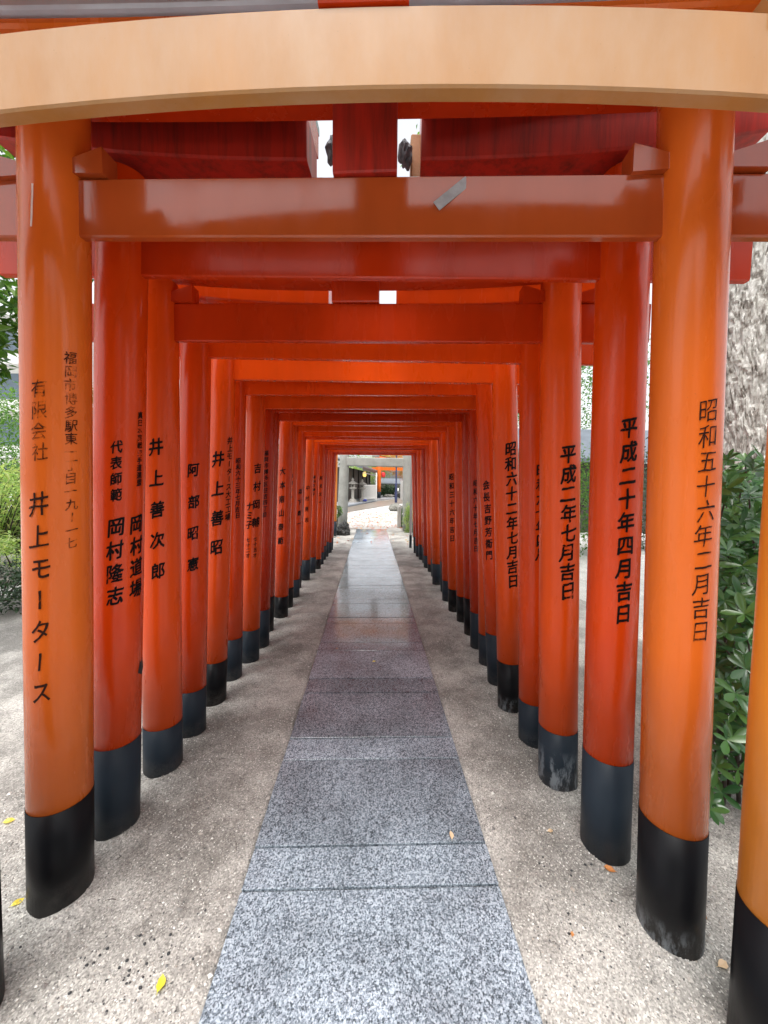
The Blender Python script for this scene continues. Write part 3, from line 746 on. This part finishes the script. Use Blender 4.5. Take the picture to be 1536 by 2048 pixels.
# ------------------------------------------------------------------ shrine yard beyond
P4 = lambda pts, z: ([(x, y, z) for x, y in pts], [tuple(range(len(pts)))])
def slabpoly(name, pts, z0, z1, mat):
    n = len(pts); V = [(x, y, z0) for x, y in pts] + [(x, y, z1) for x, y in pts]
    F = [tuple(reversed(range(n))), tuple(range(n, 2*n))] + [(i, (i+1) % n, n+(i+1) % n, n+i) for i in range(n)]
    return tag(build(name, V, F, mat), kind='structure')
slabpoly('paved_walk', [(-9, 12.2), (-1.1, 17.0), (1.6, 24.0), (6, 33), (3.0, 34), (.35, 26.5), (-1.4, 19.6), (-9, 15.8)], -.06, -.004, M['pave'])
slabpoly('kerb', [(-9, 15.83), (-1.4, 19.63), (.33, 26.5), (.1, 26.6), (-1.6, 19.9), (-9, 16.15)], -.06, .07, M['kerb'])
slabpoly('paved_yard', [(-9, 16.17), (-1.62, 19.92), (.08, 26.62), (2.7, 34), (3, 40), (-12, 40)], -.06, .05, M['apron'])
# hall with a tiled roof, running away to the right
hall = empty('shrine_hall', (-3, 30, 0), 'dark timber shrine hall with grey tiled roof behind the stone lanterns', 'building')
hd = Vector((1.9, 17, 0)).normalized(); hn = Vector((-hd.y, hd.x, 0)); h0 = Vector((-1.55, 24.5, 0))
def hp(s, a, z): q = h0 + hd * s + hn * a; return (q.x, q.y, z)
def hbox(mb, s0, s1, a0, a1, z0, z1):
    V = [hp(s, a, z) for z in (z0, z1) for (s, a) in ((s0, a0), (s1, a0), (s1, a1), (s0, a1))]
    mb.add(V, [(3, 2, 1, 0), (4, 5, 6, 7), (0, 1, 5, 4), (1, 2, 6, 5), (2, 3, 7, 6), (3, 0, 4, 7)])
mb = MB(); hbox(mb, 0, 12, .0, 6, .05, 2.25); mb.build('wall', M['dwood'], hall)
for s in (0, 2.4, 4.8, 7.2, 9.6, 12): 
    mb = MB(); hbox(mb, s - .09, s + .09, -.10, -.004, .05, 2.25); mb.build('pillar', M['dwood'], hall)
def roofpanel(s0, s1, z0, z1, a0, a1, nt_, mat, root):
    mb = MB(); w = (s1 - s0) / nt_
    for k in range(nt_):
        b = s0 + k * w
        V = [hp(b + .02, a0, z0), hp(b + w - .02, a0, z0), hp(b + w - .02, a1, z1), hp(b + .02, a1, z1)]
        V2 = [hp(b + .02 + w*.25, a0, z0 + .07), hp(b + w - .02 - w*.25, a0, z0 + .07), hp(b + w - .02 - w*.25, a1, z1 + .07), hp(b + .02 + w*.25, a1, z1 + .07)]
        mb.add(V + V2, [(0, 3, 2, 1), (4, 5, 6, 7), (0, 1, 5, 4), (1, 2, 6, 5), (2, 3, 7, 6), (3, 0, 4, 7)])
    return mb.build('tile_rows', mat, root)
mb = MB()
V = [hp(-1.2, -1.15, 2.12), hp(13.2, -1.15, 2.12), hp(12.2, 3.0, 3.45), hp(.2, 3.0, 3.45), hp(-1.2, 7, 2.12), hp(13.2, 7, 2.12)]
V += [(x, y, z + .12) for x, y, z in V]
mb.add(V, [(0, 3, 2, 1), (3, 4, 5, 2), (6, 7, 8, 9), (9, 8, 11, 10), (0, 1, 7, 6), (1, 2, 8, 7), (2, 5, 11, 8), (3, 0, 6, 9), (4, 3, 9, 10), (5, 4, 10, 11)])
rf = mb.build('roof', M['tile'], hall); roofpanel(-1.1, 13.1, 2.25, 3.58, -1.15, 3.0, 46, M['tile'], rf)
mb = MB(); hbox(mb, -1.2, 13.2, -1.19, -1.152, 2.02, 2.2); mb.build('eaves_board', M['dwood'], hall)
mb = MB(); hbox(mb, 1.0, 11, -.9, -.86, 1.9, 1.96); mb.build('gutter', M['white'], hall)
def lantern(x, y, s, label):
    t = empty('stone_lantern', (x, y, .05), label, 'lantern', 'stone lanterns before the shrine hall'); c = (x, y, .05)
    for nm, prof, seg in (('base', [(.34*s, 0), (.34*s, .07*s), (.25*s, .10*s), (.24*s, .16*s), (.15*s, .22*s)], 6),
                          ('shaft', [(.12*s, .22*s), (.10*s, .30*s), (.10*s, .78*s), (.13*s, .86*s)], 14),
                          ('platform', [(.13*s, .86*s), (.27*s, .93*s), (.27*s, 1.0*s), (.18*s, 1.01*s)], 6),
                          ('fire_box', [(.15*s, 1.01*s), (.15*s, 1.22*s)], 6),
                          ('lantern_roof', [(.36*s, 1.24*s), (.33*s, 1.28*s), (.16*s, 1.38*s), (.07*s, 1.44*s)], 6),
                          ('finial', [(.06*s, 1.44*s), (.09*s, 1.52*s), (.05*s, 1.60*s), (.01*s, 1.66*s)], 10)):
        o = build(nm, *lathe(c, prof, seg), M['stoneL'], t)
        if nm == 'fire_box':
            V, F = cbox((x - .06*s, y - .135*s, .05 + 1.05*s), (x + .06*s, y - .12*s, .05 + 1.18*s), 0); build('opening', V, F, M['dwood'], o)
lantern(-1.18, 24.4, .93, 'tallest stone lantern on a round shaft, nearest in the row before the hall')
lantern(-.62, 25.6, .90, 'stone lantern between the tallest one and the white fence')
lantern(-1.75, 24.2, .88, 'stone lantern half hidden behind the left stone torii post')
# white picket fence with one tall end post
fen = empty('white_fence', (-.2, 27.3, .05), 'white slatted fence panel between the lanterns and the tall red post', 'fence')
fa, fb = Vector((-.55, 26.2, 0)), Vector((.30, 27.9, 0)); fd = (fb - fa)
for k in range(15):
    p = fa + fd * (k / 14); V, F = cbox((p.x - .028, p.y - .012, .12), (p.x + .028, p.y + .012, 1.12), .004); build('slat', V, F, M['white'], fen)
for z in (.16, 1.06):
    V, F = beam((fa.x, fa.y + .03, z), (fb.x, fb.y + .03, z), .03, .07); build('rail', V, F, M['white'], fen)
V, F = cbox((fb.x, fb.y - .05, .05), (fb.x + .10, fb.y + .05, 2.0), .008); build('end_post', V, F, M['white'], fen)
MB().add(*rock((-.42, 25.3, .13), .16, .12, .10, 4, 2, .2)).build('bundle', M['blue']); bo = bpy.data.objects['bundle']; tag(bo, 'small blue bundle on the paving at the foot of the white fence', 'bundle')
MB().add(*lathe((-.5, 27.6, 1.70), [(.06, 0), (.12, .05), (.13, .2), (.11, .32), (.05, .36)], 12)).build('paper_lantern', M['gold']); tag(bpy.data.objects['paper_lantern'], 'yellow paper lantern hanging under the hall eaves', 'lantern')
MB().add(*lathe((.95, 31.2, 1.72), [(.08, 0), (.15, .06), (.16, .22), (.14, .36), (.06, .42)], 12)).build('red_lantern', M['redc']); tag(bpy.data.objects['red_lantern'], 'red paper lantern hanging beside the tall orange torii post', 'lantern')
make_torii(23, 2.30, (.60, 31.5, .55, .165, .02), (4.6, 31.5, .55, .165, -.02), [], 'orange', 'slate',
    'large orange torii far off in the yard behind the white fence', tie_h=.22, gap=.55, sh=.2, kh=.18, kth=.3, loth=.12, over=.6)
pl = empty('lamp_pole', (1.62, 25.3, 0), 'slim dark blue pole standing behind the mossy grey rock', 'pole')
MB().add(*lathe((1.62, 25.3, 0), [(.085, 0), (.085, 1.25), (.05, 1.3), (.05, 3.6), (.02, 3.62)], 14)).build('shaft', M['bluepole'], pl)
MB().box((1.70, 25.2, .75), (1.80, 25.3, .95), .01).build('switch_box', M['white'], pl)
# far garden: white wall, low roofs, dark pine, boulders
MB().box((2.25, 26, 0), (2.45, 30, 1.45), .01).build('garden_wall', M['white']); tag(bpy.data.objects['garden_wall'], 'white garden wall at the right behind the blue pole', 'wall')
for (x, y, w, h, lab) in ((1.9, 42, 5.5, 1.45, 'low far building with brown wall and grey roof behind the pine'), (9, 44, 7, 3.0, 'taller grey roofed house far right of the yard')):
    bd = empty('far_house', (x, y, 0), lab, 'building')
    MB().box((x - w/2, y, 0), (x + w/2, y + 4, h * .75), .01).build('wall', M['bark'] if h < 2 else M['wall'], bd)
    V = [(x-w*.58, y-.6, h*.75), (x+w*.58, y-.6, h*.75), (x+w*.45, y+2, h*1.15), (x-w*.45, y+2, h*1.15), (x-w*.58, y+4.6, h*.75), (x+w*.58, y+4.6, h*.75)]
    V += [(a, b, c + .12) for a, b, c in V]
    build('roof', V, [(0, 3, 2, 1), (3, 4, 5, 2), (6, 7, 8, 9), (9, 8, 11, 10), (0, 1, 7, 6), (1, 2, 8, 7), (2, 5, 11, 8), (3, 0, 6, 9), (4, 3, 9, 10), (5, 4, 10, 11)], M['tile'], bd)
bush('pine_shrub', (1.7, 34.5, .55), (1.1, .8, .55), 5000, .12, 'darkleaf', 'dark clipped pine beside the large orange torii')
bush('garden_shrub', (3.1, 33, .5), (.5, .6, .6), 1500, .10, 'paleleaf', 'yellow green shrub before the white garden wall')
rock_thing('boulder', (1.55, 33.2, .1), (.5, .4, .25), 11, 'rockg', 'pale rock under the dark clipped pine')
rock_thing('boulder', (2.4, 33.4, .1), (.6, .4, .5), 12, 'rock', 'dark rock right of the clipped pine')
tree('maple_tree', (3.6, 38, 0), 'orange autumn maple far off to the right of the orange torii', 'tree',
     [(3.4, 38, 2.9, 2.4, 2, 1.3), (1.8, 38, 3.4, 1.4, 1.2, .9), (5.5, 38, 3.6, 2, 2, 1.3)], 16000, .13, 'autumn',
     [([(3.5, 38, -.05), (3.6, 38, 1.2), (3.2, 38, 2.4)], [.22, .18, .08]), ([(3.6, 38, 1.2), (4.6, 38, 2.6)], [.12, .05])])
tree('garden_tree', (-.3, 40, 0), 'yellow green tree showing under the hall eaves', 'tree',
     [(-.4, 40, 2.6, 2.2, 1.6, 1.3), (1.0, 40, 3.6, 1.6, 1.5, .8)], 9000, .14, 'paleleaf',
     [([(-.3, 40, -.05), (-.2, 40, 1.5), (-.4, 40, 2.6)], [.2, .15, .06])])
tree('maple_tree', (3.8, 24, 0), 'red leaved maple overhanging the yard at the right', 'tree',
     [(3.2, 24, 3.6, 1.8, 1.6, .9), (4.8, 24, 4.4, 2, 2, 1.3)], 9000, .09, 'autumn',
     [([(3.9, 24, -.05), (3.8, 24, 1.6), (3.1, 24, 3.3)], [.16, .12, .04])])
rb = [(x, 60 + RNG.uniform(-6, 6), RNG.uniform(3, 5), 5, 3, RNG.uniform(3, 5)) for x in range(-42, 46, 6) if not -4 < x < 9]
V, F = crown_leaves(rb, 26000, .42, .55); tag(build('distant_trees', V, F, M['treeleaf']), kind='stuff')

# ------------------------------------------------------------------ fallen leaves
def flat_leaves(P, size):
    n = len(P); a = RNG.random(n) * 6.28; D = np.stack([np.cos(a), np.sin(a), RNG.normal(size=n) * .12], -1)
    U = RNG.normal(size=(n, 3)) * .25 + np.array([0, 0, 1]); s = size * (.6 + .8 * RNG.random(n))
    return leaves(P, D, U, s, s * .8)
P = []
while len(P) < 1700:
    y = 8.0 + 9 * random.random() ** 1.1; x = random.uniform(-1.6, 1.9)
    if y < 10.6 and random.random() < (.93 if abs(x) < .45 else .8): continue
    P.append((x, y, .012 if y < 11.2 else -.015))
V, F = flat_leaves(np.array(P), .052); tag(build('fallen_leaves', V, F, M['litter']), kind='stuff')
def one_leaf(x, y, size, mat, label, ang, z=None, tilt=.1, w=.6):
    z = (sand_z(x, y) if not PXL < x < PXR else .001) + .004
    V = []; F = []; d = Vector((math.cos(ang), math.sin(ang), tilt)).normalized(); s_ = d.cross(Vector((.1, -.2, 1.0))).normalized(); n_ = s_.cross(d)
    for (u, ww) in ((-.18, .02), (0, .06), (.15, .55), (.35, .92), (.55, 1.0), (.75, .78), (.9, .4), (1.02, .02)):
        c_ = Vector((x, y, z)) + d * (u * size) + n_ * (size * .10 * math.sin(u * 4 + ang)) + s_ * (size * .08 * math.sin(u * 3))
        for k in (-1, 0, 1):
            e = c_ + s_ * (k * ww * size * w * .5 * (1 + .12 * math.sin(u * 17 + k + ang * 5))) + n_ * (abs(k) * ww * size * .09); V.append(tuple(e))
    for j in range(7): b_ = 3 * j; F += [(b_, b_+3, b_+4, b_+1), (b_+1, b_+4, b_+5, b_+2)]
    tag(build('fallen_leaf', V, F, M[mat], origin=(x, y, z)), label, 'leaf')
for a in ((-.529, .893, .034, 'yleaf', 'bright yellow leaf on the sand at the bottom, beside the path', 1.7, None, .25),
          (-1.375, 1.40, .035, 'yleaf', 'yellow leaf outside the row of posts, farthest at the left edge', .4),
          (-1.079, 1.105, .03, 'yleaf', 'yellow leaf at the left edge beside the black foot of the nearest full post', .9),
          (.303, 1.300, .026, 'paleo', 'pale orange leaf standing at a joint of the stone path', 1.6, None, .6),
          (.669, 1.325, .022, 'paleo', 'small pale leaf on the sand right of the path near the slate footed post', .2),
          (.825, 1.165, .034, 'oleaf', 'orange brown leaf at the base of the slate right post', 2.7),
          (.584, .99, .016, 'oleaf', 'tiny orange leaf alone on the sand at lower right', 1.0),
          (.945, .912, .032, 'paleo', 'tan leaf at the foot of the scuffed black right post', .3),
          (1.20, 1.30, .05, 'bleaf', 'long brown leaf under the glossy shrub at the right', 2.4),
          (.018, 2.699, .024, 'yleaf', 'tiny yellow leaf in the middle of the path', .5),
          (-.265, 2.91, .028, 'bleaf', 'small brown leaf at the left side of the path', 1.3),
          (1.01, 1.02, .03, 'bleaf', 'brown leaf on the sand between the two nearest right posts', 2.0)):
    one_leaf(*a)

# ------------------------------------------------------------------ glossy shrub on the right, behind the nearest posts
hedge = empty('glossy_shrub', (1.55, 1.6, 0), 'dark green glossy leaved shrub right of the nearest posts', 'shrub')
wh = []
def inside(p): 
    return 1
for _ in range(1050):
    y = RNG.uniform(1.12, 2.3); x = .93 * y + RNG.uniform(-.06, .46) + .03
    z = RNG.uniform(.12, 1.42 - .10 * abs(y - 1.5))
    if x < 1.12: continue
    if z < .35 and RNG.random() < .5: continue
    # one see-through hole, as in a real shrub
    if abs(z - (.72 - .1 * (y - 1.4))) < .08 and x - .93 * y < .12: continue
    wh.append((x, y, z))
wh.sort(key=lambda p: (p[0] - .9 * p[1]) * 2 + p[1] * .35)
lmeshes = []
for k in range(3):
    V, F = leaves(np.array([[0, 0, 0.]]), np.array([[1., 0, (-.1, .05, -.25)[k]]]), np.array([[0, 0, 1.]]), .062, (.020, .023, .018)[k])
    # fuller outline
    me = bpy.data.meshes.new('leaf')
    s, w = .064, (.0105, .012, .0095)[k]; dr = (-.10, .04, -.22)[k]
    prof = [(0, .12), (.25, .62), (.5, .95), (.7, 1.0), (.88, .6), (1, 0)]
    V = []
    for (t, ww) in prof:
        z = dr * t * t * s
        V += [(t*s, -ww*w, z + .25*ww*w), (t*s, 0, z), (t*s, ww*w, z + .25*ww*w)]
    F = []
    for j in range(5): 
        b = 3*j; F += [(b, b+3, b+4, b+1), (b+1, b+4, b+5, b+2)]
    me.from_pydata(V, [], F); me.shade_smooth(); me.materials.append(M['azalea']); lmeshes.append((me, np.array(V), F))
cnt = 0; SV = []; SF = []
for wi, c in enumerate(wh):
    ax = Vector((RNG.normal() * .35 - .5, RNG.normal() * .35 - .55, .9 + RNG.normal() * .25)).normalized()
    u = ax.orthogonal().normalized(); n = int(RNG.integers(5, 8)); ph = RNG.random() * 6
    for j in range(n):
        a = ph + 2*math.pi*j/n + RNG.normal() * .15; side = (Matrix.Rotation(a, 3, ax) @ u)
        dirv = (side + ax * RNG.uniform(.1, .6)).normalized(); up = (ax - dirv * ax.dot(dirv)).normalized(); s3 = up.cross(dirv)
        R = Matrix((dirv, s3, up)).transposed().to_4x4(); sc_ = RNG.uniform(.65, 1.12)
        Mx = Matrix.Translation(Vector(c)) @ R @ Matrix.Scale(sc_, 4)
        me, LV, LF = lmeshes[(wi + j) % 3]
        if cnt < 298:
            o = bpy.data.objects.new('leaf', me); COL.objects.link(o); o.parent = hedge
            o.matrix_local = Matrix.Translation(-ORG[hedge.name]) @ Mx; cnt += 1
        else:
            A_ = np.array(Mx); W = LV @ A_[:3, :3].T + A_[:3, 3]; b = len(SV) * len(LV); SV.append(W); SF += [tuple(q + b for q in f) for f in LF]
build('foliage', np.concatenate(SV), SF, M['azalea'], hedge, kind='stuff', smooth=True)
mb = MB()
for k in range(26):
    b = Vector((1.5 + RNG.normal() * .12, 1.65 + RNG.normal() * .22, -.03)); c = Vector(wh[int(RNG.integers(0, len(wh)))])
    m_ = b.lerp(c, .5) + Vector((RNG.normal() * .05, RNG.normal() * .05, .08)); mb.add(*tube([b, m_, c], [.009, .006, .0025], 6))
    for q in range(5):
        c2 = Vector(wh[int(RNG.integers(0, len(wh)))]); 
        if (c2 - m_).length < .55: mb.add(*tube([m_, m_.lerp(c2, .5) + Vector((0, 0, .02)), c2], [.004, .003, .0018], 5))
mb.build('branches', M['twig'], hedge, kind='stuff')

# ------------------------------------------------------------------ big trunk on the right
bt = empty('bark_tree', (2.80, 2.72, 0), 'thick tree with pale cracked bark behind the glossy shrub', 'tree')
seg, hh = 300, 240; V = []; F = []
for i in range(hh + 1):
    z = -.1 + 4.6 * i / hh
    cx = 2.80 - .05 * (z - 1.5) + .03 * math.sin(z * 2); cy = 2.72 + .02 * z
    r0 = .30 + .10 * math.exp(-z / .4) - .010 * z
    for j in range(seg):
        t = 2*math.pi*j/seg; q = Vector((math.cos(t) * 3.4, math.sin(t) * 3.4, z * 3.6)); q += Vector((mn.noise(q * 2.1), mn.noise(q * 2.1 + Vector((5, 5, 5))), mn.noise(q * 2.3 + Vector((1, 8, 2))))) * .30
        dd, _ = mn.voronoi(q * 1.9); e = dd[1] - dd[0]
        crack = 1 - math.exp(-(e / .12) ** 1.2)
        lay = math.floor(mn.noise(q * 3.1) * 4) / 4
        r = r0 - .018 * (1 - crack) + .010 * lay + .009 * mn.noise(q * 7) + .012 * mn.noise(q * 3)
        V.append((cx + r*math.cos(t), cy + r*math.sin(t), z))
F = [(i*seg+j, i*seg+(j+1) % seg, (i+1)*seg+(j+1) % seg, (i+1)*seg+j) for i in range(hh) for j in range(seg)]
build('trunk', V, F, M['bark'], bt)
V, F = crown_leaves([(2.6, 3.2, 6.6, 2.6, 2.6, 1.4), (4.5, 2.2, 6.2, 2, 2, 1.2), (2.2, 5.5, 6.4, 2.0, 2.0, 1.2)], 14000, .09, .5); build('crown', V, F, M['treeleaf'], bt, kind='stuff')
mb = MB(); 
for e in ((1.6, 3.6, 6.2), (4.3, 2.4, 6.2), (2.4, 5, 6.3)): mb.add(*tube([(2.66, 2.8, 4.35), Vector((2.66, 2.8, 4.4)).lerp(Vector(e), .5) + Vector((0, 0, .3)), e], [.22, .13, .04], 10))
mb.build('limbs', M['bark'], bt)
# slender sapling between the post and the trunk
sp = empty('sapling', (3.05, 3.45, 0), 'slender young tree with sparse fresh leaves left of the thick trunk', 'tree')
mb = MB(); mb.add(*tube([(3.05, 3.45, -.03), (3.08, 3.45, 1.0), (3.02, 3.45, 1.8), (3.1, 3.45, 3.0)], [.03, .025, .018, .008], 8))
tips = []
for k in range(16):
    z = 1.3 + k * .09; a = k * 2.4; e = Vector((3.06 + .28*math.cos(a), 3.45 + .28*math.sin(a), z + .15)); mb.add(*tube([(3.06, 3.45, z), e], [.008, .003], 5)); tips.append(e)
mb.build('trunk', M['twig'], sp)
P = np.concatenate([np.array(t)[None] + RNG.normal(size=(26, 3)) * .07 for t in tips]); D = unit(len(P)); s = .05 * (.7 + .5 * RNG.random(len(P)))
V, F = leaves(P, D, unit(len(P)) * .5 + np.array([0, 0, 1]), s, s * .5); build('foliage', V, F, M['treeleaf'], sp, kind='stuff')

# seen in the chinks between the right posts
bush('round_shrub', (3.6, 7.4, .9), (1.2, .9, 1.2), 7000, .06, 'treeleaf', 'bright green round shrub seen between the right posts')
bush('round_shrub', (6.2, 7.6, 1.0), (1.4, 1.2, 1.25), 6000, .07, 'darkleaf', 'dark shrub behind the thick trunk at the right')
shed = empty('timber_shed', (6.5, 11.5, 0), 'dark timber shed with grey roof behind the shrubs at the right', 'building')
MB().box((4.4, 10.5, 0), (8.6, 13, 1.9), .01).build('wall', M['dwood'], shed)
V = [(4.0, 10.0, 1.9), (9, 10.0, 1.9), (9, 11.8, 2.9), (4, 11.8, 2.9), (4, 13.5, 1.9), (9, 13.5, 1.9)]; V += [(a, b, c + .1) for a, b, c in V]
build('roof', V, [(0, 3, 2, 1), (3, 4, 5, 2), (6, 7, 8, 9), (9, 8, 11, 10), (0, 1, 7, 6), (1, 2, 8, 7), (2, 5, 11, 8), (3, 0, 6, 9), (4, 3, 9, 10), (5, 4, 10, 11)], M['tile'], shed)
tree('broadleaf_tree', (9, 17, 0), 'tall green tree beyond the timber shed', 'tree', [(9, 17, 5.5, 3.5, 3, 2.4), (6.5, 18, 4.6, 2.2, 2.2, 1.6)], 14000, .13, 'treeleaf',
     [([(9, 17, -.05), (9.1, 17, 2), (8.6, 17, 4.5)], [.3, .24, .1]), ([(9.1, 17, 2), (7, 17.8, 4.2)], [.14, .05])])

# ------------------------------------------------------------------ left side garden
def arching(name, c, h, n, size, lm, label, spread):
    t = empty(name, (c[0], c[1], 0), label, 'shrub'); V = []; Ps = []; Ds = []
    mb = MB()
    for k in range(n):
        a = random.uniform(0, 6.28); L = random.uniform(.6, 1.0); o = Vector((c[0], c[1], 0)) + Vector((math.cos(a), math.sin(a), 0)) * spread * .35 * random.random()
        pts = []
        for j in range(7):
            u = j / 6; pts.append(o + Vector((math.cos(a) * spread * u ** 1.5 * L, math.sin(a) * spread * u ** 1.5 * L, h * L * (1.25 * u - .40 * u ** 3))))
        mb.add(*tube(pts, [.012, .010, .009, .007, .006, .004, .002], 4))
        for j in range(1, 7):
            for q in range(7):
                p = pts[j-1].lerp(pts[j], q / 7); d_ = (pts[j] - pts[j-1]).normalized() + Vector((random.gauss(0, .7), random.gauss(0, .7), random.gauss(-.2, .5))); Ps.append(p); Ds.append(d_)
    mb.build('stems', M['twig'], t, kind='stuff')
    P = np.array([tuple(p) for p in Ps]); D = np.array([tuple(p) for p in Ds]); s = size * (.7 + .6 * RNG.random(len(P)))
    V, F = leaves(P, D, unit(len(P)) * .4 + np.array([0, 0, 1]), s, s * .22); build('foliage', V, F, M[lm], t, kind='stuff')
arching('arching_shrub', (-6.6, 6.9), 1.75, 170, .15, 'paleleaf', 'pale arching shrub with narrow leaves left of the nearest orange post', 1.5)
arching('arching_shrub', (-8.6, 8.2), 2.1, 110, .16, 'paleleaf', 'taller pale shrub behind the arching one at the left edge', 1.5)
bush('low_shrub', (-3.9, 4.05, .16), (.75, .55, .30), 4200, .045, 'darkleaf', 'low dark green shrub on the gravel at the left edge', stems=8)
bush('low_shrub', (-4.75, 5.25, .25), (.42, .35, .34), 1600, .05, 'paleleaf', 'small yellow green shrub behind the low dark one at the left')
rock_thing('boulder', (-4.9, 4.9, .05), (.45, .35, .20), 21, 'rockg', 'pale rounded rock behind the low dark shrub at the left')
rock_thing('boulder', (-5.9, 5.8, .05), (.6, .4, .25), 22, 'rockg', 'pale rock farther back at the foot of the arching shrub')
tree('broadleaf_tree', (-4.6, 2.0, 0), 'leafy tree whose branches hang into the left edge above the garden', 'tree',
     [(-2.95, 2.75, 2.55, .65, .55, .40), (-2.9, 2.9, 2.02, .34, .32, .22), (-4.5, 2.6, 4.4, 1.7, 1.7, 1.0), (-3.0, 3.1, 3.5, .9, .9, .5)], 15000, .085, 'treeleaf',
     [([(-4.6, 2.0, -.05), (-4.5, 2.0, 1.4), (-4.3, 2.2, 3.6)], [.13, .11, .06]), ([(-4.5, 2.0, 1.5), (-3.6, 2.5, 2.15), (-2.85, 2.85, 2.05)], [.05, .03, .008]),
      ([(-4.4, 2.1, 2.4), (-3.5, 2.5, 2.7), (-2.7, 2.7, 2.6)], [.05, .03, .008])])
apt = empty('apartment_building', (-26, 28, 0), 'white apartment building far beyond the garden at the left edge', 'building')
V, F = cbox((-40, 26, 0), (-18, 36, 12), .02); build('wall', V, F, M['white'], apt, origin=(-26, 28, 0))
for fl in range(4):
    V, F = cbox((-40, 25.2, 2.6 + fl * 2.9), (-18, 25.995, 3.0 + fl * 2.9), .02); build('balcony', V, F, M['wall'], apt)
    for k in range(6):
        V, F = cbox((-38 + k * 3.4, 25.93, .6 + fl * 2.9), (-36.2 + k * 3.4, 25.997, 2.2 + fl * 2.9), .01); w_ = build('window', V, F, M['glass'], apt)
tree('broadleaf_tree', (-10, 14, 0), 'round green tree in front of the white apartment building', 'tree', [(-10.5, 14, 3.0, 2.6, 2, 1.8), (-13.5, 14.5, 2.6, 2, 2, 1.6)], 12000, .12, 'treeleaf',
     [([(-10, 14, -.05), (-10.1, 14, 1.5), (-10.4, 14, 2.8)], [.2, .17, .08])])

# trees added behind the camera to shade the front posts, seen only as reflections
for k, (x, y, lab) in enumerate(((-5.5, -7.5, 'broad evergreen tree added for shade behind the viewpoint, to the left'), (1.0, -9.0, 'broad evergreen tree added for shade straight behind the viewpoint'), (6.5, -7.0, 'broad evergreen tree added for shade behind the viewpoint, to the right'))):
    tree('added_shade_tree', (x, y, 0), lab, 'tree', [(x, y, 3.6, 3.6, 2.6, 2.6), (x + 1.5, y - 1, 5.0, 2.6, 2.2, 1.8)], 9000, .26, 'darkleaf',
         [([(x, y, -.05), (x + .1, y, 2), (x, y, 4.5)], [.3, .24, .1])])
